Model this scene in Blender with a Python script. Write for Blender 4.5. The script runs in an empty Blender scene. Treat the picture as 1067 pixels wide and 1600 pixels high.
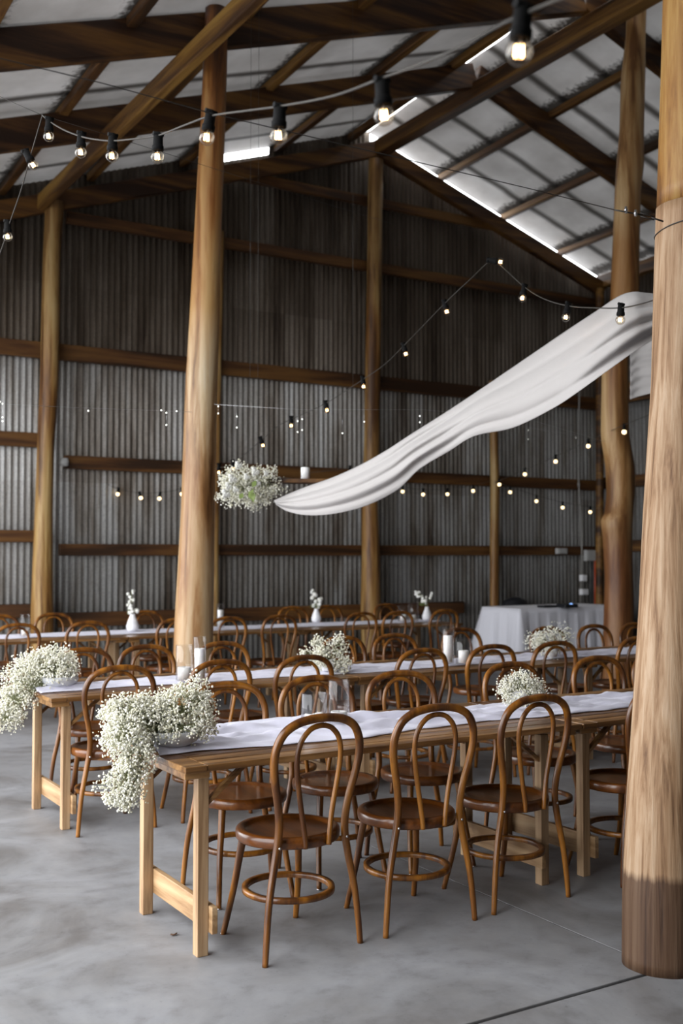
import bpy, math, random
import numpy as np
from math import sin, cos, pi, radians, sqrt, floor, atan, degrees, hypot
from mathutils import Vector, Matrix
R = random.Random(7)
scene = bpy.context.scene
col = scene.collection

# ---------------------------------------------------------------- camera, world, light, exposure
CAM_H = 1.5; FPX = 1698.0; PITCH = atan(65/1698); YAW = radians(31.31)
cam_d = bpy.data.cameras.new('camera'); cam = bpy.data.objects.new('camera', cam_d); col.objects.link(cam)
cam.location = (0, 0, CAM_H); cam.rotation_euler = (pi/2+PITCH, 0, -YAW)
cam_d.sensor_fit = 'VERTICAL'; cam_d.sensor_height = 36; cam_d.sensor_width = 24
cam_d.lens = 36*FPX/1600; cam_d.clip_end = 200
cam_d.dof.use_dof = True; cam_d.dof.focus_distance = 4.4; cam_d.dof.aperture_fstop = 2.9
scene.camera = cam
scene.view_settings.view_transform = 'Standard'; scene.view_settings.look = 'None'
scene.view_settings.gamma = 1; scene.view_settings.use_curve_mapping = False
scene.view_settings.exposure = 0.05
world = bpy.data.worlds.new('world'); scene.world = world; world.use_nodes = True
wn = world.node_tree.nodes; wl = world.node_tree.links
bg = wn['Background']; bg.inputs['Color'].default_value = (0.95, 0.97, 1.0, 1); bg.inputs['Strength'].default_value = 7.4
def portal(loc, rot, sx, sy):
    L = bpy.data.lights.new('daylight_opening', 'AREA'); L.shape = 'RECTANGLE'; L.size = sx; L.size_y = sy
    L.cycles.is_portal = True
    o = bpy.data.objects.new('daylight_opening', L); col.objects.link(o); o.location = loc; o.rotation_euler = rot
portal((-1.1, 6.7, 2.3), (0, -pi/2, 0), 4.6, 12.4)      # the open left side of the shed

cY, sY, cP, sP = cos(YAW), sin(YAW), cos(PITCH), sin(PITCH)
FW = Vector((sY*cP, cY*cP, sP)); RT = Vector((cY, -sY, 0)); UP = RT.cross(FW)
CO = Vector((0, 0, CAM_H))
def ray(u, v): return FW+RT*((u-533.5)/FPX)-UP*((v-800)/FPX)
def atw(u, v, w): return CO+ray(u, v)*w              # point seen at (u, v), w metres deep
def atY(u, v, Y): r = ray(u, v); return CO+r*(Y/r.y)
def atX(u, v, X): r = ray(u, v); return CO+r*(X/r.x)
def wY(u, v, Y): return (u, v, Y/ray(u, v).y)
def atZ(u, v, z): r = ray(u, v); return CO+r*((z-CAM_H)/r.z)

# ---------------------------------------------------------------- materials
def newmat(name):
    m = bpy.data.materials.new(name); m.use_nodes = True
    return m, m.node_tree.nodes, m.node_tree.links, m.node_tree.nodes['Principled BSDF']
def inp(b, **k):
    for a, v in k.items():
        s = b.inputs.get(a.replace('_', ' '))
        if s is not None: s.default_value = v
def ramp(nodes, stops):
    r = nodes.new('ShaderNodeValToRGB'); e = r.color_ramp.elements
    while len(e) < len(stops): e.new(0.5)
    for el, (p, c) in zip(e, stops): el.position = p; el.color = (*c, 1)
    return r
def wood(name, stops, scale=(1, 1, 1), axis='Z', rough=0.55, coat=0.0, nscale=9, detail=8, bump=0.15, height_tint=None, knots=0.0, spec=0.4, rnd=0.0):
    m, N, L, b = newmat(name)
    tc = N.new('ShaderNodeTexCoord'); mp = N.new('ShaderNodeMapping')
    s = [1, 1, 1]; s['XYZ'.index(axis)] = 0.07
    mp.inputs['Scale'].default_value = [a*c for a, c in zip(s, scale)]
    L.new(tc.outputs['Object'], mp.inputs['Vector'])
    vec = mp.outputs['Vector']
    if rnd:
        oi = N.new('ShaderNodeObjectInfo'); ad = N.new('ShaderNodeVectorMath'); ad.operation = 'ADD'
        sc = N.new('ShaderNodeVectorMath'); sc.operation = 'SCALE'; sc.inputs['Scale'].default_value = 17
        cx = N.new('ShaderNodeCombineXYZ'); L.new(oi.outputs['Random'], cx.inputs[0]); L.new(oi.outputs['Random'], cx.inputs[1])
        L.new(cx.outputs[0], sc.inputs[0]); L.new(vec, ad.inputs[0]); L.new(sc.outputs[0], ad.inputs[1]); vec = ad.outputs[0]
    n1 = N.new('ShaderNodeTexNoise'); n1.inputs['Scale'].default_value = nscale; n1.inputs['Detail'].default_value = detail
    n1.inputs['Roughness'].default_value = 0.62; n1.inputs['Distortion'].default_value = 0.35
    L.new(vec, n1.inputs['Vector'])
    r = ramp(N, [(0.5+(p-0.5)*0.42, c) for p, c in stops]); L.new(n1.outputs['Fac'], r.inputs['Fac'])
    colr = r.outputs['Color']
    if knots or height_tint:
        n2 = N.new('ShaderNodeTexNoise'); n2.inputs['Scale'].default_value = 1.6; n2.inputs['Detail'].default_value = 3
        mp2 = N.new('ShaderNodeMapping'); s2 = [1, 1, 1]; s2['XYZ'.index(axis)] = 0.35; mp2.inputs['Scale'].default_value = s2
        L.new(tc.outputs['Object'], mp2.inputs['Vector']); L.new(mp2.outputs['Vector'], n2.inputs['Vector'])
    if knots:
        rr = ramp(N, [(0.44, (0, 0, 0)), (0.62, (1, 1, 1))]); L.new(n2.outputs['Fac'], rr.inputs['Fac'])
        mx = N.new('ShaderNodeMix'); mx.data_type = 'RGBA'; mx.blend_type = 'MULTIPLY'
        mu = N.new('ShaderNodeMath'); mu.operation = 'MULTIPLY'; mu.inputs[1].default_value = knots
        L.new(rr.outputs['Color'], mu.inputs[0]); L.new(mu.outputs[0], mx.inputs['Factor'])
        L.new(colr, mx.inputs['A']); mx.inputs['B'].default_value = (0.62, 0.42, 0.24, 1); colr = mx.outputs['Result']
    if height_tint:   # list of (z0, z1, colour, amount): tint that ends at a height on the timber
        sx = N.new('ShaderNodeSeparateXYZ'); L.new(tc.outputs['Object'], sx.inputs[0])
        for z0, z1, c, amt in height_tint:
            wob = N.new('ShaderNodeMath'); wob.operation = 'MULTIPLY_ADD'; wob.inputs[1].default_value = abs(z1-z0)*0.8+0.05
            L.new(n1.outputs['Fac'], wob.inputs[0]); L.new(sx.outputs['Z'], wob.inputs[2])
            mr = N.new('ShaderNodeMapRange'); mr.inputs['From Min'].default_value = z0+0.4*abs(z1-z0)+0.03; mr.inputs['From Max'].default_value = z1+0.4*abs(z1-z0)+0.03
            mr.inputs['To Min'].default_value = amt; mr.inputs['To Max'].default_value = 0
            L.new(wob.outputs[0], mr.inputs['Value'])
            mx = N.new('ShaderNodeMix'); mx.data_type = 'RGBA'; mx.blend_type = 'MULTIPLY'
            L.new(mr.outputs[0], mx.inputs['Factor']); L.new(colr, mx.inputs['A']); mx.inputs['B'].default_value = (*c, 1)
            colr = mx.outputs['Result']
    L.new(colr, b.inputs['Base Color'])
    inp(b, Roughness=rough, Coat_Weight=coat, Coat_Roughness=0.12, Specular_IOR_Level=spec)
    bp = N.new('ShaderNodeBump'); bp.inputs['Strength'].default_value = bump; bp.inputs['Distance'].default_value = 0.01
    L.new(n1.outputs['Fac'], bp.inputs['Height']); L.new(bp.outputs['Normal'], b.inputs['Normal'])
    return m
def plain(name, c, rough=0.5, metal=0.0, **k):
    m, N, L, b = newmat(name); inp(b, Base_Color=(*c, 1), Roughness=rough, Metallic=metal, **k)
    n = N.new('ShaderNodeTexNoise'); n.inputs['Scale'].default_value = 30
    tc = N.new('ShaderNodeTexCoord'); L.new(tc.outputs['Object'], n.inputs['Vector'])
    r = ramp(N, [(0.3, tuple(x*0.88 for x in c)), (0.7, tuple(min(1, x*1.08) for x in c))]); L.new(n.outputs['Fac'], r.inputs['Fac'])
    L.new(r.outputs['Color'], b.inputs['Base Color'])
    return m
M = {}
M['chair'] = wood('varnished_bentwood', [(0.3, (0.067, 0.020, 0.002)), (0.55, (0.162, 0.056, 0.005)), (0.8, (0.257, 0.098, 0.010))], nscale=14, rough=0.36, coat=0.22, bump=0.03, axis='Z', rnd=1)
M['seat'] = wood('varnished_seat_wood', [(0.3, (0.060, 0.017, 0.002)), (0.6, (0.128, 0.038, 0.005)), (0.8, (0.178, 0.058, 0.008))], nscale=12, rough=0.3, coat=0.3, bump=0.02, axis='Y', rnd=1)
M['tabletop'] = wood('oiled_table_boards', [(0.25, (0.070, 0.028, 0.008)), (0.5, (0.190, 0.091, 0.029)), (0.75, (0.320, 0.171, 0.064))], axis='X', nscale=16, rough=0.33, bump=0.08, coat=0.15)
M['tableleg'] = wood('pale_pine_legs', [(0.3, (0.228, 0.130, 0.062)), (0.55, (0.351, 0.223, 0.119)), (0.8, (0.437, 0.298, 0.171))], axis='Z', nscale=16, rough=0.55, bump=0.06)
M['tablerail'] = wood('pale_pine_rails', [(0.3, (0.24, 0.135, 0.06)), (0.55, (0.37, 0.23, 0.115)), (0.8, (0.46, 0.31, 0.17))], axis='Y', nscale=16, rough=0.55, bump=0.06)
LOGR = [(0.2, (0.081, 0.034, 0.008)), (0.42, (0.231, 0.121, 0.034)), (0.6, (0.334, 0.201, 0.068)), (0.85, (0.439, 0.304, 0.130))]
M['log'] = wood('debarked_log', LOGR, nscale=9, rough=0.5, bump=0.35, knots=0.7)
M['log_main'] = wood('debarked_log_main', [(0.12, (0.100, 0.045, 0.014)), (0.36, (0.340, 0.200, 0.090)), (0.58, (0.510, 0.383, 0.230)), (0.85, (0.600, 0.518, 0.370))], nscale=8, rough=0.42, bump=0.5, knots=0.7, detail=10,
    height_tint=[(3.6, 3.0, (0.85, 0.62, 0.36), 1.0)])
M['log_crooked'] = wood('debarked_log_crooked', [(0.2, (0.140, 0.059, 0.016)), (0.42, (0.305, 0.161, 0.055)), (0.6, (0.419, 0.260, 0.111)), (0.85, (0.532, 0.371, 0.191))], nscale=7, rough=0.5, bump=0.4, knots=0.8,
    height_tint=[(1.5, 2.15, (0.42, 0.27, 0.21), 0.85)])
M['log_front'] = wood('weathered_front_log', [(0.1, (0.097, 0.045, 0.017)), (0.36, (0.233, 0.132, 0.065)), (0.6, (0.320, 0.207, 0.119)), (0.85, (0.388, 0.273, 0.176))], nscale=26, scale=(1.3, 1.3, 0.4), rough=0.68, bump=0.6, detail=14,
    height_tint=[(0.32, 0.35, (0.20, 0.145, 0.11), 0.92)])  # darker brown band at the foot of the log
M['log_top'] = wood('orange_log_top', [(0.2, (0.090, 0.030, 0.004)), (0.5, (0.239, 0.109, 0.021)), (0.8, (0.330, 0.188, 0.052))], nscale=18, rough=0.5, bump=0.5, detail=12)
M['beamX'] = wood('dark_sawn_beam_x', [(0.3, (0.023, 0.008, 0.002)), (0.5, (0.065, 0.025, 0.006)), (0.8, (0.158, 0.070, 0.013))], axis='X', nscale=6, rough=0.6, bump=0.25, knots=0.0)
M['beamY'] = wood('dark_sawn_beam_y', [(0.3, (0.058, 0.023, 0.005)), (0.5, (0.156, 0.072, 0.013)), (0.8, (0.311, 0.171, 0.034))], axis='Y', nscale=6, rough=0.6, bump=0.25)
M['purlin'] = wood('purlin_timber', [(0.3, (0.031, 0.013, 0.003)), (0.5, (0.088, 0.035, 0.007)), (0.8, (0.226, 0.114, 0.025))], axis='Y', nscale=5, rough=0.6, bump=0.2)
M['girt'] = wood('rust_brown_girt', [(0.3, (0.027, 0.010, 0.002)), (0.5, (0.079, 0.030, 0.007)), (0.8, (0.158, 0.072, 0.016))], axis='X', nscale=5, rough=0.62, bump=0.2)
M['socket'] = plain('black_plastic', (0.008, 0.008, 0.008), 0.7, Specular_IOR_Level=0.08)
M['cable'] = plain('black_cable', (0.03, 0.027, 0.022), 0.5)
M['cable_lit'] = plain('grey_brown_cable', (0.035, 0.030, 0.024), 0.7)
M['steel'] = plain('steel', (0.55, 0.55, 0.56), 0.3, 1.0)
M['darksteel'] = plain('dark_steel', (0.06, 0.055, 0.05), 0.45, 0.6)
M['ceramic'] = plain('white_ceramic', (0.82, 0.82, 0.84), 0.3)
M['bowl'] = plain('grey_bowl', (0.52, 0.53, 0.55), 0.55)
M['candle'] = plain('white_wax', (0.86, 0.85, 0.84), 0.55, Subsurface_Weight=0.2, Subsurface_Radius=(0.02, 0.015, 0.01))
M['wick'] = plain('wick', (0.03, 0.02, 0.02), 0.8)
M['leaf'] = plain('green_leaf', (0.17, 0.23, 0.06), 0.55)
M['stem'] = plain('pale_green_stem', (0.22, 0.24, 0.10), 0.6)
M['dry'] = plain('dry_leaf', (0.08, 0.04, 0.02), 0.7)
M['greybox'] = plain('grey_switch_box', (0.42, 0.42, 0.41), 0.5)
M['conduit'] = plain('grey_conduit', (0.30, 0.29, 0.27), 0.5)
M['red'] = plain('red_tube', (0.5, 0.07, 0.02), 0.5)
M['black'] = plain('black_device', (0.015, 0.016, 0.02), 0.35)
def cloth(name, c, trans=0.25, sheen=0.2):
    m, N, L, b = newmat(name); inp(b, Base_Color=(*c, 1), Roughness=0.85, Sheen_Weight=sheen)
    t = N.new('ShaderNodeBsdfTranslucent'); t.inputs['Color'].default_value = (*c, 1)
    mx = N.new('ShaderNodeMixShader'); mx.inputs[0].default_value = trans
    L.new(b.outputs[0], mx.inputs[1]); L.new(t.outputs[0], mx.inputs[2]); L.new(mx.outputs[0], N['Material Output'].inputs['Surface'])
    tc = N.new('ShaderNodeTexCoord'); n = N.new('ShaderNodeTexNoise'); n.inputs['Scale'].default_value = 25; n.inputs['Detail'].default_value = 6
    L.new(tc.outputs['Object'], n.inputs['Vector'])
    bp = N.new('ShaderNodeBump'); bp.inputs['Strength'].default_value = 0.25; bp.inputs['Distance'].default_value = 0.01
    L.new(n.outputs['Fac'], bp.inputs['Height']); L.new(bp.outputs['Normal'], b.inputs['Normal'])
    return m
M['runner'] = cloth('white_gauze_runner', (0.70, 0.69, 0.80), 0.1)
M['drape'] = cloth('white_chiffon_drape', (0.50, 0.475, 0.46), 0.2)
M['linen'] = cloth('white_tablecloth', (0.90, 0.90, 0.97), 0.1)
def blossom_mat(name, a, b_):
    m, N, L, b = newmat(name); inp(b, Roughness=0.7)
    g = N.new('ShaderNodeNewGeometry'); r = ramp(N, [(0.0, a), (0.8, b_)]); L.new(g.outputs['Random Per Island'], r.inputs['Fac'])
    L.new(r.outputs['Color'], b.inputs['Base Color'])
    t = N.new('ShaderNodeBsdfTranslucent'); L.new(r.outputs['Color'], t.inputs['Color'])
    mx = N.new('ShaderNodeMixShader'); mx.inputs[0].default_value = 0.25
    L.new(b.outputs[0], mx.inputs[1]); L.new(t.outputs[0], mx.inputs[2]); L.new(mx.outputs[0], N['Material Output'].inputs['Surface'])
    return m
M['blossom'] = blossom_mat('tiny_white_blossom', (0.72, 0.70, 0.52), (0.95, 0.94, 0.87))
M['petal'] = blossom_mat('white_petals', (0.74, 0.74, 0.66), (0.92, 0.92, 0.88))
def emis(name, c, s):
    m, N, L, b = newmat(name); inp(b, Base_Color=(*c, 1), Emission_Color=(*c, 1), Emission_Strength=s); return m
M['filament'] = emis('glowing_filament', (1, 0.58, 0.25), 30)
M['glow'] = emis('glowing_bulb', (1.0, 0.74, 0.42), 3.0)
M['fairy'] = emis('fairy_light', (0.95, 0.97, 0.9), 1.6)
M['blueled'] = emis('blue_display', (0.25, 0.45, 0.9), 1.5)
def glass(name, rough=0.0, tint=(1, 1, 1)):
    m, N, L, b = newmat(name); N.remove(b)
    t = N.new('ShaderNodeBsdfTransparent'); t.inputs['Color'].default_value = (*[c*0.97 for c in tint], 1)
    g = N.new('ShaderNodeBsdfGlossy'); g.inputs['Roughness'].default_value = 0.03
    lw = N.new('ShaderNodeLayerWeight'); lw.inputs['Blend'].default_value = 0.5
    pw = N.new('ShaderNodeMath'); pw.operation = 'POWER'; pw.inputs[1].default_value = 3.5; L.new(lw.outputs['Facing'], pw.inputs[0])
    f = N.new('ShaderNodeMath'); f.operation = 'MULTIPLY_ADD'; f.inputs[1].default_value = 0.55; f.inputs[2].default_value = 0.035; L.new(pw.outputs[0], f.inputs[0])
    mx = N.new('ShaderNodeMixShader'); L.new(f.outputs[0], mx.inputs[0]); L.new(t.outputs[0], mx.inputs[1]); L.new(g.outputs[0], mx.inputs[2])
    L.new(mx.outputs[0], N['Material Output'].inputs['Surface']); return m
M['glass'] = glass('clear_glass'); M['bulbglass'] = glass('bulb_glass', tint=(1, 0.97, 0.92))

# concrete
def concrete():
    m, N, L, b = newmat('polished_concrete')
    tc = N.new('ShaderNodeTexCoord')
    n1 = N.new('ShaderNodeTexNoise'); n1.inputs['Scale'].default_value = 1.4; n1.inputs['Detail'].default_value = 10; n1.inputs['Roughness'].default_value = 0.6; n1.inputs['Distortion'].default_value = 0.8
    n2 = N.new('ShaderNodeTexNoise'); n2.inputs['Scale'].default_value = 9; n2.inputs['Detail'].default_value = 8; n2.inputs['Roughness'].default_value = 0.7
    n3 = N.new('ShaderNodeTexNoise'); n3.inputs['Scale'].default_value = 60; n3.inputs['Detail'].default_value = 3
    for n in (n1, n2, n3): L.new(tc.outputs['Object'], n.inputs['Vector'])
    r1 = ramp(N, [(0.34, (0.145, 0.138, 0.135)), (0.5, (0.220, 0.220, 0.226)), (0.66, (0.28, 0.284, 0.298))]); L.new(n1.outputs['Fac'], r1.inputs['Fac'])
    r2 = ramp(N, [(0.32, (0.78, 0.77, 0.76)), (0.47, (0.98, 0.98, 0.98)), (0.66, (1.08, 1.07, 1.05))]); L.new(n2.outputs['Fac'], r2.inputs['Fac'])
    r3 = ramp(N, [(0.22, (0.7, 0.7, 0.7)), (0.34, (1, 1, 1))]); L.new(n3.outputs['Fac'], r3.inputs['Fac'])
    a = N.new('ShaderNodeMix'); a.data_type = 'RGBA'; a.blend_type = 'MULTIPLY'; a.inputs['Factor'].default_value = 1
    L.new(r1.outputs[0], a.inputs['A']); L.new(r2.outputs[0], a.inputs['B'])
    c = N.new('ShaderNodeMix'); c.data_type = 'RGBA'; c.blend_type = 'MULTIPLY'; c.inputs['Factor'].default_value = 1
    L.new(a.outputs['Result'], c.inputs['A']); L.new(r3.outputs[0], c.inputs['B'])
    L.new(c.outputs['Result'], b.inputs['Base Color'])
    rr = N.new('ShaderNodeMapRange'); rr.inputs['To Min'].default_value = 0.38; rr.inputs['To Max'].default_value = 0.62; L.new(n2.outputs['Fac'], rr.inputs['Value'])
    L.new(rr.outputs[0], b.inputs['Roughness']); inp(b, Specular_IOR_Level=0.35)
    bp = N.new('ShaderNodeBump'); bp.inputs['Strength'].default_value = 0.08; bp.inputs['Distance'].default_value = 0.01
    L.new(n2.outputs['Fac'], bp.inputs['Height']); L.new(bp.outputs['Normal'], b.inputs['Normal'])
    return m
M['concrete'] = concrete()
M['joint'] = plain('dark_joint', (0.03, 0.028, 0.028), 0.8)
def tin(name, axis='X', base=1.0):
    m, N, L, b = newmat(name)
    tc = N.new('ShaderNodeTexCoord'); sx = N.new('ShaderNodeSeparateXYZ'); L.new(tc.outputs['Object'], sx.inputs[0])
    d = N.new('ShaderNodeMath'); d.operation = 'DIVIDE'; d.inputs[1].default_value = 0.76; L.new(sx.outputs[axis], d.inputs[0])
    f = N.new('ShaderNodeMath'); f.operation = 'FLOOR'; L.new(d.outputs[0], f.inputs[0])
    d2 = N.new('ShaderNodeMath'); d2.operation = 'DIVIDE'; d2.inputs[1].default_value = 2.35; L.new(sx.outputs['Z'], d2.inputs[0])
    f2 = N.new('ShaderNodeMath'); f2.operation = 'FLOOR'; L.new(d2.outputs[0], f2.inputs[0])
    cx = N.new('ShaderNodeCombineXYZ'); L.new(f.outputs[0], cx.inputs[0]); L.new(f2.outputs[0], cx.inputs[1])
    w = N.new('ShaderNodeTexWhiteNoise'); w.noise_dimensions = '2D'; L.new(cx.outputs[0], w.inputs['Vector'])
    mp = N.new('ShaderNodeMapping'); mp.inputs['Scale'].default_value = (3, 3, 0.35); L.new(tc.outputs['Object'], mp.inputs['Vector'])
    n = N.new('ShaderNodeTexNoise'); n.inputs['Scale'].default_value = 1.3; n.inputs['Detail'].default_value = 8; n.inputs['Roughness'].default_value = 0.65; L.new(mp.outputs[0], n.inputs['Vector'])
    n2 = N.new('ShaderNodeTexNoise'); n2.inputs['Scale'].default_value = 40; n2.inputs['Detail'].default_value = 3; L.new(tc.outputs['Object'], n2.inputs['Vector'])
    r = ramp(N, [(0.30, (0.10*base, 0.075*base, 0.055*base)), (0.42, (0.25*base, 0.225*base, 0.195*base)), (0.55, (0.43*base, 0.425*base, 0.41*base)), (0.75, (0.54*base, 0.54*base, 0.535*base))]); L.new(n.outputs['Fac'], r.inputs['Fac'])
    r2 = ramp(N, [(0.0, (0.66, 0.62, 0.58)), (1.0, (1.0, 1.0, 1.0))]); L.new(w.outputs['Value'], r2.inputs['Fac'])
    r3 = ramp(N, [(0.3, (0.75, 0.75, 0.75)), (0.6, (1, 1, 1))]); L.new(n2.outputs['Fac'], r3.inputs['Fac'])
    # the upper sheets are darker and browner than the lower ones
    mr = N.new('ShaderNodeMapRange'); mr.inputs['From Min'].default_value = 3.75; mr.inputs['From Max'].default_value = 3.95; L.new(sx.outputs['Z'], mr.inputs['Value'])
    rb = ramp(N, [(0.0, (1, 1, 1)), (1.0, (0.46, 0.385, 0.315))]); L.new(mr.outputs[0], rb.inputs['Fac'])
    cur = r.outputs[0]
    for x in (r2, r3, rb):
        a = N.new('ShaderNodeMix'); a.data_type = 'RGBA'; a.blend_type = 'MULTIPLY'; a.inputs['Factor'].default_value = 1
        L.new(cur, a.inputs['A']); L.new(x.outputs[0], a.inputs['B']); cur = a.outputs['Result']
    L.new(cur, b.inputs['Base Color']); inp(b, Metallic=0.35, Roughness=0.55)
    return m
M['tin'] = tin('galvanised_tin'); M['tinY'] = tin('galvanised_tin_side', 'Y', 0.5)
def roofmat():
    m, N, L, b = newmat('roof_lining')
    tc = N.new('ShaderNodeTexCoord'); sx = N.new('ShaderNodeSeparateXYZ'); L.new(tc.outputs['Object'], sx.inputs[0])
    n0 = N.new('ShaderNodeTexNoise'); n0.inputs['Scale'].default_value = 1.6; n0.inputs['Detail'].default_value = 5; L.new(tc.outputs['Object'], n0.inputs['Vector'])
    n4 = N.new('ShaderNodeTexNoise'); n4.inputs['Scale'].default_value = 22; n4.inputs['Detail'].default_value = 4; L.new(tc.outputs['Object'], n4.inputs['Vector'])
    r0 = ramp(N, [(0.35, (0.66, 0.64, 0.61)), (0.65, (0.90, 0.885, 0.86))]); L.new(n0.outputs['Fac'], r0.inputs['Fac'])
    # lap seams every 0.72 m along Y
    wob = N.new('ShaderNodeMath'); wob.operation = 'MULTIPLY_ADD'; wob.inputs[1].default_value = 0.10; L.new(n0.outputs['Fac'], wob.inputs[0]); L.new(sx.outputs['Y'], wob.inputs[2])
    pp = N.new('ShaderNodeMath'); pp.operation = 'PINGPONG'; pp.inputs[1].default_value = 0.36; L.new(wob.outputs[0], pp.inputs[0])
    rs = ramp(N, [(0.0, (0.12, 0.11, 0.10)), (0.03, (0.22, 0.21, 0.20)), (0.10, (1, 1, 1))]); L.new(pp.outputs[0], rs.inputs['Fac'])
    cur = r0.outputs[0]
    def mul(cur, o):
        a = N.new('ShaderNodeMix'); a.data_type = 'RGBA'; a.blend_type = 'MULTIPLY'; a.inputs['Factor'].default_value = 1
        L.new(cur, a.inputs['A']); L.new(o, a.inputs['B']); return a.outputs['Result']
    cur = mul(cur, rs.outputs[0])
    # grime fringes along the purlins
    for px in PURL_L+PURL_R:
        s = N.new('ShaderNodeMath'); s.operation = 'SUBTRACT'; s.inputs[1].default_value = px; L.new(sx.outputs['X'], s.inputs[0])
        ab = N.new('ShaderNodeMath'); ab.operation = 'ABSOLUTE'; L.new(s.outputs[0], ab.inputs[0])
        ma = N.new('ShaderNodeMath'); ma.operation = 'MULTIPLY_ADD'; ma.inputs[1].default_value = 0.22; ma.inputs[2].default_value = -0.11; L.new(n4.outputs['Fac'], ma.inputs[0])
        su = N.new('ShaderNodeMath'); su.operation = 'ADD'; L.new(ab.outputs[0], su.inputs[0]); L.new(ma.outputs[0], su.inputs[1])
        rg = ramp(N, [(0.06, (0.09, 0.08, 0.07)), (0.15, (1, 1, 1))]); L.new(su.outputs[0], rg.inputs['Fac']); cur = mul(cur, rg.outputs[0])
    L.new(cur, b.inputs['Base Color']); inp(b, Roughness=0.7)
    t = N.new('ShaderNodeBsdfTranslucent'); L.new(cur, t.inputs['Color']); mx = N.new('ShaderNodeMixShader'); mx.inputs[0].default_value = 0.016
    L.new(b.outputs[0], mx.inputs[1]); L.new(t.outputs[0], mx.inputs[2]); L.new(mx.outputs[0], N['Material Output'].inputs['Surface'])
    return m

# ---------------------------------------------------------------- mesh helper
class MB:
    def __init__(s): s.v = []; s.f = []; s.sm = []
    def add(s, vs, fs, smooth=True):
        o = len(s.v); s.v += [tuple(p) for p in vs]; s.f += [tuple(i+o for i in f) for f in fs]; s.sm += [smooth]*len(fs); return s
    def box(s, x0, x1, y0, y1, z0, z1, M_=None):
        vs = [Vector((x, y, z)) for x in (x0, x1) for y in (y0, y1) for z in (z0, z1)]
        if M_ is not None: vs = [M_@p for p in vs]
        return s.add(vs, [(0, 1, 3, 2), (4, 6, 7, 5), (0, 4, 5, 1), (2, 3, 7, 6), (0, 2, 6, 4), (1, 5, 7, 3)], False)
    def bar(s, a, b, w, h, up=(0, 0, 1)):
        a = Vector(a); b = Vector(b); d = (b-a).normalized(); sd = d.cross(Vector(up)).normalized(); u = sd.cross(d)
        vs = [p+sd*(i*w/2)+u*(j*h/2) for p in (a, b) for i in (-1, 1) for j in (-1, 1)]
        return s.add(vs, [(0, 1, 3, 2), (4, 6, 7, 5), (0, 4, 5, 1), (2, 3, 7, 6), (0, 2, 6, 4), (1, 5, 7, 3)], False)
    def tube(s, pts, rad, n=10, closed=False, cap=True, flat=1.0):
        P = [Vector(p) for p in pts]; m = len(P)
        if not isinstance(rad, (list, tuple)): rad = [rad]*m
        T = []
        for i in range(m):
            a = P[(i-1) % m] if (closed or i > 0) else P[i]; b = P[(i+1) % m] if (closed or i < m-1) else P[i]
            t = b-a; T.append(t.normalized() if t.length > 1e-9 else Vector((0, 0, 1)))
        ref = Vector((0, 0, 1)) if abs(T[0].z) < 0.9 else Vector((0, 1, 0))
        N = (ref-T[0]*ref.dot(T[0])).normalized(); vs = []
        for i in range(m):
            N = (N-T[i]*N.dot(T[i])).normalized(); B = T[i].cross(N)
            for k in range(n):
                a = 2*pi*k/n; vs.append(P[i]+(N*cos(a)*flat+B*sin(a))*rad[i])
        fs = []
        for i in range(m if closed else m-1):
            j = (i+1) % m
            for k in range(n): fs.append((i*n+k, i*n+(k+1) % n, j*n+(k+1) % n, j*n+k))
        s.add(vs, fs)
        if cap and not closed:
            o = len(s.v)-len(vs); s.f += [tuple(o+k for k in range(n))[::-1], tuple(o+(m-1)*n+k for k in range(n))]; s.sm += [False]*2
        return s
    def lathe(s, prof, n=24, c=(0, 0, 0), sx=1, sy=1, rot=None):
        c = Vector(c); vs = []
        for r, z in prof:
            for k in range(n):
                p = Vector((r*cos(2*pi*k/n)*sx, r*sin(2*pi*k/n)*sy, z))
                if rot is not None: p = rot@p
                vs.append(c+p)
        fs = [(i*n+k, i*n+(k+1) % n, (i+1)*n+(k+1) % n, (i+1)*n+k) for i in range(len(prof)-1) for k in range(n)]
        return s.add(vs, fs)
    def grid(s, P, smooth=True):   # P[i][j]
        a, b = len(P), len(P[0])
        return s.add([p for r in P for p in r], [(i*b+j, i*b+j+1, (i+1)*b+j+1, (i+1)*b+j) for i in range(a-1) for j in range(b-1)], smooth)
    def build(s, name, mat, parent=None, bevel=0, solid=0, subsurf=0):
        me = bpy.data.meshes.new(name); me.from_pydata(s.v, [], s.f); me.polygons.foreach_set('use_smooth', s.sm)
        if mat is not None: me.materials.append(mat)
        me.update(); o = bpy.data.objects.new(name, me); col.objects.link(o); o.parent = parent
        if solid: m = o.modifiers.new('Solidify', 'SOLIDIFY'); m.thickness = solid; m.offset = 0
        if bevel: m = o.modifiers.new('Bevel', 'BEVEL'); m.width = bevel; m.segments = 2; m.limit_method = 'ANGLE'
        if subsurf: m = o.modifiers.new('Sub', 'SUBSURF'); m.levels = subsurf; m.render_levels = subsurf
        return o
def tag(o, label, cat, group=None):
    o['label'] = label; o['category'] = cat
    if group: o['group'] = group
    return o
def thing(name, label, cat, loc=(0, 0, 0), rz=0, group=None):
    o = bpy.data.objects.new(name, None); col.objects.link(o); o.location = loc; o.rotation_euler = (0, 0, rz); o.empty_display_size = 0.1
    return tag(o, label, cat, group)
def struct(o): o['kind'] = 'structure'; return o
def copy_tree(o, parent=None):
    c = o.copy(); col.objects.link(c); c.parent = parent
    for ch in o.children: copy_tree(ch, c)
    return c
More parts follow.
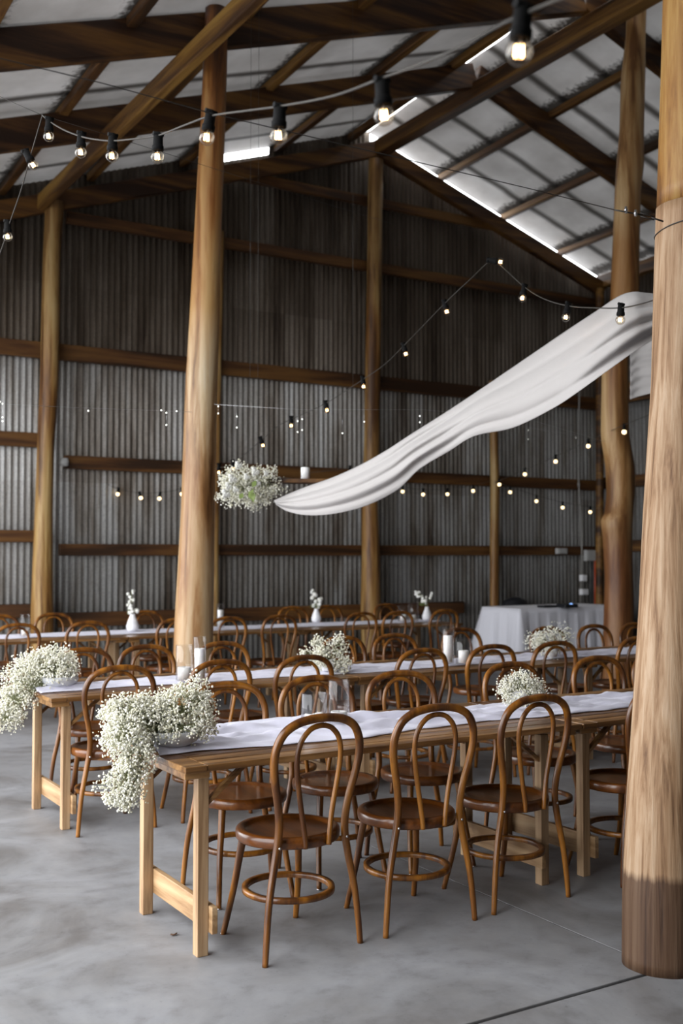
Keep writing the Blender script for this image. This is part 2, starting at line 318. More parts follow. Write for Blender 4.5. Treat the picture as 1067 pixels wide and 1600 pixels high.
def spline(pts, n=8):
    P = [Vector(p) for p in pts]; out = []
    for i in range(len(P)-1):
        a, b, c, d = P[max(i-1, 0)], P[i], P[i+1], P[min(i+2, len(P)-1)]
        for k in range(n):
            t = k/n; out.append(0.5*((2*b)+(c-a)*t+(2*a-5*b+4*c-d)*t*t+(3*b-3*c+d-a)*t**3))
    return out+[P[-1]]
def lerp_tab(tab, x):
    if x <= tab[0][0]: return tab[0][1:]
    for p, q in zip(tab, tab[1:]):
        if x <= q[0]:
            t = (x-p[0])/(q[0]-p[0]); return tuple(a+(b-a)*t for a, b in zip(p[1:], q[1:]))
    return tab[-1][1:]

# ---------------------------------------------------------------- building shell
RX = 8.2; RZ = 7.46; SL = 1/3.0; WALLY = 12.72; WR = 12.62; WLFT = -1.0; YF = -4.2
PURL_L = [7.85, 6.7, 5.35, 4.15, 3.1, 1.93, 0.8, -0.4]
PURL_R = [8.55, 9.4, 10.58, 11.72, 12.5]
TILT = 0.045
def roofz(x, y=WALLY): return RZ-abs(x-RX)*SL+TILT*(WALLY-y)
b = MB(); b.box(WLFT-30, 40, -30, 40, -0.3, -0.02)
o = b.build('floor', M['concrete']); struct(o)
# floor slabs with real joints between them (top at z=0)
b = MB(); jx, jy = 3.06, 2.80
def slab(x0, x1, y0, y1): b.box(x0, x1, y0, y1, -0.02, 0)
slab(WLFT, jx-0.002, jy+0.009, WALLY); slab(jx+0.002, WR, jy+0.009, WALLY)
slab(WLFT, WR, YF, jy-0.009)
struct(b.build('floor', M['concrete'], bevel=0.003))
b = MB(); b.box(WLFT, WR, jy-0.012, jy+0.012, -0.019, -0.008); b.box(jx-0.004, jx+0.004, jy, WALLY, -0.019, -0.002)
struct(b.build('trim_1', M['joint']))

def corrugate(x0, x1, zt, name, mat, axis='x', base=0.0, at=0.0, amp=0.012, pitch=0.076):
    n = int((x1-x0)/pitch*8); bb = MB(); P = [[], []]
    for i in range(n+1):
        x = x0+(x1-x0)*i/n; y = at+amp*sin(2*pi*x/pitch)
        for k, z in ((0, base), (1, zt(x))):
            P[k].append((x, y, z) if axis == 'x' else (y, x, z))
    bb.grid(P); return bb.build(name, mat, solid=0.0015)
def wall_top(x):
    if x > RX: return roofz(x)-0.17
    return roofz(x)-(0.11 if 5.9 < x < 6.6 else 0.004)
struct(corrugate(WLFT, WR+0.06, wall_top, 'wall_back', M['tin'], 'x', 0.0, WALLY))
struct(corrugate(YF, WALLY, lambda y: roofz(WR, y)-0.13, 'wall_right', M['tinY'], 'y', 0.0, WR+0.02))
struct(corrugate(YF, 1.4, lambda y: roofz(WLFT, y)-0.03, 'wall_left_blocker', M['tinY'], 'y', 0.0, WLFT-0.02))  # unseen wall length, added to block daylight from the front left
struct(corrugate(WLFT, WR, lambda x: roofz(x, YF)-0.02, 'wall_front_blocker', M['tinY'], 'x', 0.0, YF))  # unseen dark wall, added so daylight enters only from the left
# roof lining, two slopes, a slit left open beside the ridge
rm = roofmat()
def roof(x0, x1, name):
    nx, ny = 40, 120; P = []
    for i in range(nx+1):
        x = x0+(x1-x0)*i/nx; row = []
        for j in range(ny+1):
            y = YF+(WALLY+0.03-YF)*j/ny
            row.append((x, y, roofz(x, y)+0.006*sin(2*pi*y/0.72)))
        P.append(row)
    bb = MB(); bb.grid(P); return struct(bb.build(name, rm))
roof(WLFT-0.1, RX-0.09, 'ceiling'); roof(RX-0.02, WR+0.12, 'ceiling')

# ---------------------------------------------------------------- rafters, ridge, purlins, girts
def rough_bar(a, b, w, h, name, mat, parent=None, bev=0.012):
    bb = MB(); bb.bar(a, b, w, h); return bb.build(name, mat, parent, bevel=bev)
def rafters(Y, z0, w, h, side, label):
    s = -1 if side == 'l' else 1
    xe = WLFT if side == 'l' else 12.5
    bb = MB(); a = Vector((RX+s*0.02, Y, z0-h/2)); n = 14; pts = []
    e = Vector((xe, Y, z0-h/2-abs(xe-RX)*SL)); bb.bar(a, e, w, h)
    o = bb.build('rafter', M['beamX'], bevel=0.015); tag(o, label, 'rafter'); return o
rafters(12.52, 7.24, 0.12, 0.22, 'l', 'dark timber rafter along the left top of the tin end wall')
rafters(12.52, 7.24, 0.12, 0.22, 'r', 'dark timber rafter along the right top of the tin end wall')
rafters(10.35, 7.49, 0.12, 0.30, 'l', 'left rafter of the middle roof truss, behind the bulb string')
rafters(10.35, 7.49, 0.12, 0.26, 'r', 'right rafter of the middle roof truss, running down behind the crooked post')
rafters(8.50, 7.62, 0.14, 0.30, 'l', 'heavy dark rafter nearest the viewer, crossing the top of the picture')
rafters(8.50, 7.62, 0.14, 0.26, 'r', 'right rafter of the nearest truss, starting at the crooked post top')
tag(rough_bar((RX+0.02, YF, 7.14), (RX+0.02, 12.6, 7.14), 0.19, 0.2, 'ridge_beam', M['purlin']), 'thick dark ridge beam under the peak of the roof', 'beam')
tag(rough_bar((3.50, YF, 5.57), (3.50, 12.58, 5.57), 0.09, 0.18, 'plate_beam', M['beamY']), 'long orange-brown beam bolted across the left log posts below the roof', 'beam')
ords = ['first', 'second', 'third', 'fourth', 'fifth', 'sixth', 'seventh', 'eighth', 'ninth', 'tenth']
for nm, L_, s in (('left', PURL_L[:6], -1), ('right', PURL_R[:4], 1)):
    for i, x in enumerate(L_):
        z = roofz(x)-0.068
        o = rough_bar((x, YF+0.05, z+TILT*(WALLY-YF-0.05)), (x, 12.68, z), 0.09, 0.09, 'purlin', M['purlin'])
        tag(o, '%s roof purlin down from the ridge on the %s slope, lengthwise timber' % (ords[i], nm), 'purlin')
o = rough_bar((12.5, YF, roofz(12.5, YF)-0.2), (12.5, 12.7, roofz(12.5)-0.2), 0.12, 0.2, 'eave_beam', M['purlin']); tag(o, 'eave beam along the low right edge of the roof', 'beam')
def girt(x0, x1, z, h, label, y=12.63, z1=None):
    o = rough_bar((x0, y, z), (x1, y, z if z1 is None else z1), 0.07, h, 'wall_girt', M['girt'], bev=0.008); tag(o, label, 'wall rail'); return o
girt(3.85, 12.45, 5.50, 0.14, 'highest full-width timber rail on the tin end wall, under the rafters')
girt(6.0, 10.4, 6.42, 0.13, 'short timber rail in the peak of the tin end wall')
girt(WLFT, 12.45, 3.88, 0.19, 'thick timber rail on the end wall, second full rail down from the roof')
girt(3.85, 12.45, 2.58, 0.16, 'timber rail on the end wall behind the suspended flowers')
girt(3.8, 12.45, 1.545, 0.14, 'timber rail at eye height on the tin end wall')
girt(3.8, 9.75, 0.72, 0.17, 'lowest timber rail on the end wall, behind the back table chairs')
girt(WLFT, 3.55, 2.82, 0.17, 'timber rail left of the left wall post, above the lone bulb')
girt(WLFT, 3.55, 1.70, 0.14, 'rail left of the left wall post at eye height')
girt(WLFT, 3.55, 0.84, 0.16, 'lowest rail left of the left wall post')
for z, l in ((2.62, 'rail on the dark right side wall at window height'), (1.62, 'rail on the dark right side wall at eye height'), (4.0, 'heavy rail high on the dark right side wall')):
    o = rough_bar((12.53, YF, z), (12.53, 12.6, z), 0.08, 0.18 if z < 4 else 0.3, 'wall_girt', M['purlin'], bev=0.008); tag(o, l, 'wall rail')

# ---------------------------------------------------------------- log posts
def log_post(name, label, Y, edges, mat, ztop, zbot=0.0, n=28, seed=1, wob=0.012, nseg=46, knots=()):
    # edges: (v, u_left, u_right) silhouette widths read at the post's own distance
    rr = random.Random(seed); tab = []
    for v, ul, ur in edges:
        p = atY((ul+ur)/2, v, Y); w = (p-CO).dot(FW); tab.append((p.z, p.x, (ur-ul)/2*w/FPX*0.97))
    tab.sort(); ph = [rr.uniform(0, 6.28) for _ in range(8)]
    rings = []; zs = [zbot+(ztop-zbot)*i/nseg for i in range(nseg+1)]
    for z in zs:
        x, r = lerp_tab(tab, z); row = []
        for k in range(n):
            a = 2*pi*k/n
            q = 1+wob*3*(0.5*sin(2*a+ph[0]+z*0.7)+0.35*sin(3*a+ph[1]-z*1.1)+0.3*sin(5*a+ph[2]+z*0.4)+0.25*sin(9*a+ph[5]+z*2.1+1.3*sin(z*1.7))+0.3*sin(z*3.1+ph[3]+a))
            for kz, ka, kr in knots:
                d = ((z-kz)/0.07)**2+((((a-ka+pi) % (2*pi))-pi)/0.35)**2
                q += kr*math.exp(-d)
            row.append((x+r*q*cos(a), Y+r*q*sin(a), z))
        rings.append(row+[row[0]])
    bb = MB(); bb.grid(rings); m = len(bb.v)
    bb.f.append(tuple(range(m-n-1, m-1))); bb.sm.append(False)
    bb.f.append(tuple(range(0, n))[::-1]); bb.sm.append(False)
    o = bb.build(name, mat); return tag(o, label, 'post')
log_post('log_post', 'tall pale debarked log post behind the glass candles on the middle table', 8.34,
    [(1100, 268, 334), (970, 272, 333), (900, 276, 334), (800, 282, 335), (700, 286, 338), (600, 289, 340), (500, 295, 343), (400, 301, 345), (300, 306, 349), (200, 312, 352), (100, 316, 355), (10, 320, 357)],
    M['log_main'], 6.14, seed=3, knots=((1.2, 3.4, 0.05), (3.6, 4.0, 0.05)))
log_post('log_post', 'crooked log post with an S bend, right of the gift table', 7.98,
    [(1090, 940, 992), (1005, 941, 989), (950, 942.6, 990), (900, 944, 988.6), (840, 941, 987.5), (815, 937.5, 988.6), (800, 944, 989.6), (770, 947, 992), (730, 945, 992), (680, 937.6, 983), (620, 939, 982), (560, 940, 982), (470, 953, 999), (400, 956, 998.6), (300, 960, 1001), (260, 963, 1006), (200, 968, 1006), (120, 970, 1008), (60, 977, 1008), (-40, 981, 1012)],
    M['log_crooked'], 7.5, seed=5, wob=0.01, nseg=90, knots=((5.2, 4.2, 0.12), (1.85, 3.9, 0.05)))
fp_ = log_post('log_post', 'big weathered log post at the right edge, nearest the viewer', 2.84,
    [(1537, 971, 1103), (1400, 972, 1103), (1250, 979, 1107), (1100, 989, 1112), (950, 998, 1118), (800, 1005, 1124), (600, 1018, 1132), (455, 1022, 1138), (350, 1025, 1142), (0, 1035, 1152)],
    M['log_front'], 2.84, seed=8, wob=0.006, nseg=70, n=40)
up_ = log_post('upper_trunk', 'orange bare upper length of the trunk', 2.84,
    [(455, 1022, 1138), (350, 1026, 1142), (0, 1036, 1152), (-200, 1040, 1156)], M['log_top'], 7.1, zbot=2.84, seed=8, wob=0.006, nseg=60, n=40)
up_.parent = fp_; del up_['category']
log_post('log_post', 'tall centre post against the tin end wall under the peak', 12.45,
    [(1030, 565, 597), (950, 563, 595), (900, 564, 594), (870, 565, 594), (780, 564, 590.6), (700, 568, 593), (500, 571, 596), (400, 573, 597), (250, 575, 599)], M['log'], 6.95, seed=9, knots=((1.5, 3.6, 0.1),))
log_post('log_post', 'brown log post at the left of the tin end wall', 12.45,
    [(1030, 48, 84), (970, 48, 84), (900, 49.5, 82.5), (800, 54, 82.5), (700, 58, 85.5), (600, 62, 92), (500, 64.5, 94), (400, 67, 94), (330, 70, 99)], M['log'], 5.6, seed=11)
log_post('thin_post', 'thin round post on the end wall right of the drape, ending under a rail', 12.5,
    [(1000, 765, 779), (850, 765, 779), (760, 766, 781), (680, 765, 778), (590, 763, 775)], M['log'], 4.05, seed=13)
log_post('thin_post', 'thin round wall post half hidden behind the tall pale log post', 12.5,
    [(1000, 327, 342), (850, 328, 342), (560, 333, 346), (400, 336, 350)], M['log'], 5.6, seed=15)
log_post('corner_post', 'dark corner post where end wall meets right side wall', 12.45,
    [(1000, 930, 943), (455, 931, 944)], M['purlin'], 5.7, seed=17)

# ---------------------------------------------------------------- bentwood chair
def make_chair():
    t = thing('bentwood_chair', 'bentwood chair', 'chair')
    zs = 0.425
    # seat: rim ring with a dished panel
    b = MB(); prof = [(0.0, zs+0.001), (0.10, zs+0.0015), (0.155, zs+0.006), (0.166, zs+0.0085), (0.172, zs+0.0155), (0.182, zs+0.018), (0.196, zs+0.017), (0.2025, zs+0.010), (0.2035, zs-0.004), (0.2015, zs-0.02), (0.197, zs-0.026), (0.18, zs-0.026), (0.172, zs-0.018), (0.0, zs-0.014)]
    b.lathe(prof, 48, sy=1.0); b.build('seat', M['seat'], t)
    # outer hoop and rear legs: one bent length
    half = [(0.214, -0.185, 0.0), (0.206, -0.182, 0.10), (0.192, -0.176, 0.22), (0.168, -0.170, 0.34), (0.152, -0.170, 0.43), (0.150, -0.176, 0.50), (0.162, -0.186, 0.58), (0.181, -0.198, 0.66), (0.192, -0.208, 0.73), (0.186, -0.217, 0.79), (0.158, -0.225, 0.842), (0.108, -0.231, 0.872), (0.052, -0.234, 0.884)]
    pts = [(x, y, z) for x, y, z in half]+[(0, -0.235, 0.887)]+[(-x, y, z) for x, y, z in half[::-1]]
    sp = spline(pts, 5); rad = [0.0115+0.0035*min(1, max(0, p.z/0.4)) if p.z < 0.43 else 0.015+0.0015*max(0, (p.z-0.6)/0.28) for p in sp]
    b = MB(); b.tube(sp, rad, 12, cap=True); b.build('back_frame', M['chair'], t)
    half = [(0.052, -0.206, 0.405), (0.056, -0.206, 0.45), (0.068, -0.204, 0.53), (0.084, -0.208, 0.62), (0.096, -0.214, 0.70), (0.097, -0.220, 0.76), (0.082, -0.226, 0.81), (0.052, -0.229, 0.843), (0.025, -0.230, 0.855)]
    pts = [(x, y, z) for x, y, z in half]+[(0, -0.230, 0.858)]+[(-x, y, z) for x, y, z in half[::-1]]
    b = MB(); b.tube(spline(pts, 4), 0.0105, 10); b.build('inner_hoop', M['chair'], t)
    for s in (-1, 1):
        b = MB(); b.tube(spline([(s*0.128, 0.118, zs-0.02), (s*0.137, 0.135, 0.32), (s*0.152, 0.158, 0.18), (s*0.170, 0.205, 0.0)], 6), [0.0165-0.005*i/18 for i in range(19)], 12)
        lg = b.build('leg', M['chair'], t)
        b = MB(); b.lathe([(0, 0), (0.0105, 0), (0.0115, 0.006), (0.0, 0.006)], 10, (s*0.170, 0.205, 0.0)); b.build('glide', M['steel'], lg)
    b = MB(); n = 48; sec = [(-0.011, -0.010), (0.011, -0.010), (0.012, 0.0), (0.011, 0.010), (-0.011, 0.010), (-0.012, 0)]
    P = [[((0.168+a)*cos(2*pi*i/n), (0.172+a)*sin(2*pi*i/n)-0.005, 0.205+z) for a, z in sec+[sec[0]]] for i in range(n+1)]
    b.grid(P); b.build('ring_stretcher', M['chair'], t)
    for s in (-1, 1):
        b = MB(); q = Matrix.Rotation(pi/2, 4, 'X'); b.lathe([(0.0, 0.004), (0.005, 0.002), (0.0055, 0)], 10, (s*0.152, -0.1855, 0.415), rot=q.to_3x3()); b.build('screw', M['steel'], t)
    return t
chair0 = make_chair(); cused = [False]
def place_chair(x, y, rz, label, group):
    o = chair0 if not cused[0] else copy_tree(chair0); cused[0] = True
    o.location = (x, y, 0); o.rotation_euler = (0, 0, rz); o['label'] = label; o['group'] = group; return o
def ordi(i, n):
    return ords[i]
rows = [
 # (backrest x list, seat-centre y, facing, table name, side)
 ([(2.045, 3.765, 0.07), (2.605, 3.765, -0.035), (3.13, 3.775, 0.03), (3.855, 3.76, 0.04), 4.44, 5.0], 3.77, 0, 'front table', 'viewer side'),
 ([(2.165, 4.42, -0.12), (2.66, 4.43, -0.12), (3.14, 4.40, -0.12), 3.94, 4.60, 5.08], 4.45, pi, 'front table', 'far side'),
 ([2.05, 2.63, 3.18, 4.05, 4.62, 5.16, 5.97, 6.55], 5.88, 0, 'middle table', 'viewer side'),
 ([2.20, 2.64, 3.18, 4.15, 4.60, (5.42, 6.82, 0.0), 6.12, 6.63, 7.12], 6.57, pi, 'middle table', 'far side'),
 ([2.50, 3.13, 3.97, 4.5, 5.05, 6.0, 6.45, 7.06], 9.70, 0, 'back table', 'viewer side'),
 ([2.7, 3.25, 4.22, 4.75, 6.0, 6.45, 7.3], 10.72, pi, 'back table', 'far side')]
hint = {(0, 0): 'caramel bentwood chair nearest the viewer, first on the front table, its seat fully in view',
 (0, 1): 'bentwood chair second from the left along the viewer side of the front table',
 (0, 2): 'dark bentwood chair with the white flower posy showing behind its backrest, front table',
 (0, 3): 'bentwood chair half hidden behind the big right-hand log post, front table',
 (1, 0): 'bentwood chair behind the left end of the front table, backrest beside the flower spill',
 (1, 1): 'bentwood chair right behind the two glass candle cylinders of the front table',
 (2, 0): 'bentwood chair behind the hanging flower spill of the front table, middle table'}
chairs = []
for ri, (xs, y, rz, tn, side) in enumerate(rows):
    for i, x in enumerate(xs):
        yy = y+R.uniform(-0.015, 0.015); a = rz+R.uniform(-0.05, 0.05)
        if isinstance(x, tuple): x, yy, a = x[0], x[1], rz+x[2]
        lab = hint.get((ri, i), 'bentwood chair, %s from the left on the %s of the %s' % (ords[i], side, tn))
        chairs.append(place_chair(x, yy, a, lab, 'bentwood chairs around the long tables'))

# ---------------------------------------------------------------- trestle tables
def make_table(L_=1.93, W=0.84, H=0.73):
    t = thing('trestle_table', 'table', 'table')
    b = MB(); n = 9; e = 0.085; bw = W/n
    for i in range(n): b.box(e+0.002, L_-e-0.002, i*bw+0.0042, (i+1)*bw-0.0042, H-0.024, H)
    b.box(0, e, 0.0, W, H-0.024, H-0.0005); b.box(L_-e, L_, 0.0, W, H-0.024, H-0.0005)
    b.box(e, L_-e, 0.012, W-0.012, H-0.025, H-0.020)
    b.build('tabletop', M['tabletop'], t, bevel=0.003)
    for x in (0.01, L_-0.11):
        b = MB(); b.box(x, x+0.10, 0.03, W-0.03, H-0.052, H-0.0245); b.build('cleat', M['tabletop'], t, bevel=0.003)
    for x0, s in ((0.10, 1), (L_-0.145, -1)):
        for y in (0.115, 0.715-0.045):
            b = MB(); b.box(x0, x0+0.045, y, y+0.045, 0, H-0.053); b.build('leg', M['tableleg'], t, bevel=0.003)
        b = MB(); xs = x0+0.045 if s > 0 else x0-0.024; b.box(xs, xs+0.024, 0.085, 0.745, 0.085, 0.185); b.build('stretcher', M['tablerail'], t, bevel=0.003)
        for y in (0.1375, 0.6925):
            b = MB(); xa = x0+0.045 if s > 0 else x0; b.bar((xa-s*0.004, y, 0.56), (xa+s*0.17, y, H-0.03), 0.018, 0.025, (0, 1, 0)); b.build('brace', M['tabletop'], t, bevel=0.002)
    return t
tb0 = make_table(); tused = [0]
def place_table(x, y, label):
    o = tb0 if not tused[0] else copy_tree(tb0); tused[0] = 1
    o.location = (x, y, 0); o['label'] = label; o['group'] = 'long wooden trestle tables'; return o
T1, T2, T3 = 3.66, 5.76, 9.62
place_table(1.57, T1, 'timber trestle table nearest the viewer with a flower spill over its left end')
place_table(3.51, T1, 'timber trestle table continuing the front table towards the big right-hand post')
place_table(1.70, T2, 'timber trestle table at the left end of the middle row, flowers over its end')
place_table(3.64, T2, 'timber trestle table in the centre of the middle row')
place_table(5.58, T2, 'timber trestle table at the right end of the middle row by the crooked post')
place_table(1.62, T3, 'trestle table at the left end of the back row near the tin wall')
place_table(3.56, T3, 'trestle table of the back row beside the tall pale post, with a bud vase')
place_table(5.50, T3, 'trestle table at the right end of the back row with ribbed candle glasses')

# runners
def runner(name, label, x0, x1, yc, wfun, seed, drop=0.0, amp=0.007, res=0.015):
    rr = random.Random(seed); ph = [rr.uniform(0, 6.3) for _ in range(12)]
    nx = int((x1-x0)/res); ny = 36; P = []
    for i in range(nx+1):
        x = x0+(x1-x0)*i/nx; w, off = wfun(x); row = []
        for j in range(ny+1):
            t = j/ny*2-1
            y = yc+off+t*w/2+0.014*sin(x*5+ph[0]+2*t)+0.009*sin(x*13+ph[1]+1.5*t)+0.005*sin(x*31+ph[8]+3*t)
            f = 0.5+0.5*sin(t*9+ph[2]+1.4*sin(x*2.1+ph[3])+0.8*sin(x*5.3+ph[4]))
            g = 0.5+0.5*sin(t*17+ph[5]+1.2*sin(x*3.7+ph[6]))
            k = 0.4+0.6*(0.5+0.5*sin(x*3.3+ph[7]+2*t))
            z = 0.7335+amp*k*(0.9*f**3+0.5*g**2)+amp*0.30*(0.5+0.5*sin(x*23+t*6+ph[9]+2*sin(t*4+x*3)))**3+amp*0.22*(1-abs(sin(x*9-t*8+ph[10]+1.5*sin(x*4))))**3+amp*0.12*sin(x*47+t*19+ph[11])
            row.append((x, y, 0.7335+(z-0.7335)*(1.03-abs(t)**5)))
        P.append(row)
    b = MB(); b.grid(P); o = b.build(name, M['runner'], solid=0.0025); return tag(o, label, 'table runner')
runner('table_runner', 'rumpled white gauze runner along the front table', 1.575, 5.4, 4.12, lambda x: (0.40+0.20*math.exp(-((x-2.25)/0.5)**2), 0.0+0.05*math.exp(-((x-2.2)/0.5)**2)), 1, amp=0.03)
runner('table_runner', 'white gauze runner along the middle table', 1.71, 7.4, 6.17, lambda x: (0.38+0.05*sin(x*2), 0.01*sin(x)), 2, amp=0.018)
runner('table_runner', 'white gauze runner along the back table by the tin wall', 1.64, 7.38, 10.22, lambda x: (0.50, 0.0), 3, amp=0.006)

# ---------------------------------------------------------------- glass cylinders, candles, vases
def hurricane(x, y, r, h, label, z=0.745, ribbed=False):
    b = MB(); n = 40
    out = [(r, 0), (r, h)]; 
    prof = [(0.0, 0.0), (r-0.004, 0.0), (r, 0.003), (r, h-0.001), (r-0.0015, h), (r-0.003, h-0.001), (r-0.003, 0.007), (0.0, 0.007)]
    b.lathe(prof, n); 
    if ribbed:
        b.v = [(px*(1+0.035*(k % n % 2)), py*(1+0.035*(k % n % 2)), pz) for k, (px, py, pz) in enumerate(b.v)]
    o = b.build('glass_cylinder', M['glass']); o.location = (x, y, z); return tag(o, label, 'candle glass')
def candle(x, y, r, h, label, z=0.7525, molten=False):
    t = thing('pillar_candle', label, 'candle', (x, y, z))
    b = MB(); prof = [(0.0, 0.0), (r, 0.0), (r, h-0.003), (r-0.003, h)]+[(r*0.7, h-0.002), (r*0.4, h-0.006), (0.0, h-0.007)]
    b.lathe(prof, 28)
    if molten: b.v = [(a, c, z_+(0.006*sin(2.2*math.atan2(c, a)+1) if z_ > h*0.7 else 0)) for a, c, z_ in b.v]
    b.build('wax', M['candle'], t); b = MB(); b.tube([(0, 0, h-0.008), (0.001, 0, h+0.006)], 0.001, 5); b.build('wick', M['wick'], t)
zt = 0.752
def pair(u, v, w_px, top_v, ctop_v, cr, glab, clab, ribbed=False, molten=False, zz=0.752):
    p = atZ(u, v, zz); w = (p-CO).dot(FW); s = FPX/w
    h = (v-top_v)/s; ch = (v-ctop_v)/s
    hurricane(p.x, p.y, w_px/2/s, h, glab, zz, ribbed); candle(p.x, p.y, cr, max(0.03, ch-0.008), clab, zz+0.0075, molten)
pair(491, 1136, 42, 1083, 1116, 0.042, 'short wide glass cylinder on the front table, left of the pair', 'melted low white candle in the short wide glass, front table', molten=True)
pair(529.5, 1129, 34, 1063, 1111, 0.037, 'tall narrow glass cylinder on the front table, right of the pair', 'low white candle in the tall narrow glass, front table')
pair(288, 1063, 27, 1008, 1042, 0.040, 'wide glass cylinder on the middle table, in front of the pale log post', 'short white candle in the wide glass by the pale log post')
pair(312, 1066, 20, 995, 1013, 0.030, 'slim tall glass cylinder on the middle table beside the wide one', 'tall white pillar candle in the slim glass by the pale log post')
pair(700, 1036, 20, 976, 993, 0.031, 'slim tall glass cylinder at the right part of the middle table', 'tall white pillar candle at the right part of the middle table')
pair(724, 1037, 25, 998, 1016, 0.035, 'wide short glass cylinder at the right part of the middle table', 'short white pillar candle at the right part of the middle table')
pair(39, 994, 15, 960, 984, 0.032, 'glass cylinder at the far left of the back table', 'short white candle at the far left of the back table')
pair(327, 982, 13, 950, 971, 0.030, 'glass cylinder on the back table just right of the pale log post', 'low white candle on the back table just right of the pale log post')
pair(344, 981, 12, 943, 953, 0.028, 'taller glass cylinder on the back table right of the pale log post', 'tall white pillar candle on the back table right of the pale log post')
pair(630, 971, 17, 946, 960, 0.035, 'ribbed glass on the back table, left of the ribbed pair', 'candle in the left ribbed glass of the back table', ribbed=True)
pair(646, 970, 15, 941, 961, 0.032, 'ribbed glass on the back table, right of the ribbed pair', 'candle in the right ribbed glass of the back table', ribbed=True)

ICO = None
def ico():
    global ICO
    if ICO is None:
        p = (1+sqrt(5))/2; v = np.array([(-1, p, 0), (1, p, 0), (-1, -p, 0), (1, -p, 0), (0, -1, p), (0, 1, p), (0, -1, -p), (0, 1, -p), (p, 0, -1), (p, 0, 1), (-p, 0, -1), (-p, 0, 1)])/sqrt(1+p*p)
        f = [(0, 11, 5), (0, 5, 1), (0, 1, 7), (0, 7, 10), (0, 10, 11), (1, 5, 9), (5, 11, 4), (11, 10, 2), (10, 7, 6), (7, 1, 8), (3, 9, 4), (3, 4, 2), (3, 2, 6), (3, 6, 8), (3, 8, 9), (4, 9, 5), (2, 4, 11), (6, 2, 10), (8, 6, 7), (9, 8, 1)]
        ICO = (v, f)
    return ICO
def sprays(blobs, n, seed, fr=0.0042, name='blossoms', parent=None, spray=12, sr=0.028, origin=None, mat='blossom'):
    # blobs: (centre, (rx, ry, rz), weight); florets grow in small domed sprays
    rr = np.random.RandomState(seed); V, F = ico(); F = np.array(F)
    W = np.array([q[2] for q in blobs], float); W /= W.sum(); ns = n//spray
    idx = rr.choice(len(blobs), ns, p=W); cen = []; stems = []
    for i in idx:
        c, rad, _ = blobs[i]; d = rr.normal(size=3); d /= np.linalg.norm(d); k = rr.uniform(0.45, 1.08)**0.7
        q = np.array(c)+d*np.array(rad)*k; cen.append((q, d, np.array(c)))
    vs = []; fs = []; o = 0
    for q, d, c in cen:
        m = rr.randint(spray//2, spray*3//2)
        for _ in range(m):
            e = rr.normal(size=3); e /= np.linalg.norm(e); e = e+0.6*d; pos = q+e*sr*rr.uniform(0.4, 1.0)
            s = fr*rr.uniform(0.55, 1.25); sq = np.array([1, 1, 1])*s*rr.uniform(0.75, 1.1, size=3)
            vs.append(V*sq+pos); fs.append(F+o); o += 12
        stems.append((q, c))
    vs = np.concatenate(vs); fs = np.concatenate(fs)
    me = bpy.data.meshes.new(name); me.from_pydata(vs.tolist(), [], fs.tolist()); me.polygons.foreach_set('use_smooth', [True]*len(fs)); me.materials.append(M[mat])
    ob = bpy.data.objects.new(name, me); col.objects.link(ob); ob.parent = parent; ob['kind'] = 'stuff'
    b = MB()
    for q, c in stems:
        og = Vector(origin) if origin is not None and rr.rand() < 0.4 else Vector(c)
        a = Vector(q); mid = (a+og)/2+Vector(rr.normal(size=3))*0.01
        b.tube([og, mid, a], 0.0009, 3, cap=False)
    st = b.build('stems', M['stem'], parent); st['kind'] = 'stuff'
    return ob
def rel(p, base): return tuple(Vector(p)-Vector(base))
def bowl(parent, c, r, h):
    b = MB(); b.lathe([(0, 0), (r*0.62, 0), (r*0.86, h*0.25), (r, h*0.62), (r*0.97, h), (r*0.93, h), (r*0.93, h*0.6), (0, h*0.3)], 36, c); b.build('bowl', M['bowl'], parent)
def blobs_px(L_, base, pd=0.8):
    out = []
    for u, v, w, ru, rv, wt in L_:
        p = atw(u, v, w); k = w/FPX; a = ru*k; c = rv*k
        out.append((rel(p, base), (a, (a+c)/2*pd, c), wt))
    return out
# big spill, front table
base = atZ(268, 1163, 0.752); t = thing('flower_arrangement', "large baby's breath arrangement spilling over the left end of the front table", 'flowers', base)
w0 = (base-CO).dot(FW)
bowl(t, (0, 0, 0), 0.115, 0.06)
bl = blobs_px([(283, 1138, w0-.06, 46, 13, 2.6), (285, 1112, w0, 48, 36, 10), (240, 1118, w0-0.03, 42, 30, 8), (315, 1130, w0, 22, 22, 2.5), (305, 1085, w0+.02, 22, 22, 2.2), (200, 1112, w0-0.1, 38, 22, 5), (195, 1150, w0-0.22, 34, 32, 6.5), (215, 1180, w0-0.22, 22, 26, 2.5),
    (178, 1130, w0-.15, 14, 36, 2.5), (202, 1212, w0-0.26, 30, 22, 3.5), (196, 1236, w0-0.26, 22, 18, 2), (170, 1220, w0-0.28, 22, 7, 0.7), (193, 1248, w0-0.27, 24, 9, 1.6)], base)
sprays(bl, 10000, 1, fr=0.0048, parent=t, origin=(-0.05, 0, 0.08))
b = MB(); pq = Vector(rel(atw(277, 1102, w0-0.16), base))
for k in range(3): b.add([pq+Vector((0, 0, 0.012*k)), pq+Vector((0.014, -0.004, 0.01*k)), pq+Vector((0.006, -0.008, 0.016+0.006*k))], [(0, 1, 2)], False)
o = b.build('dried_petal', M['log_top'], t, solid=0.001)
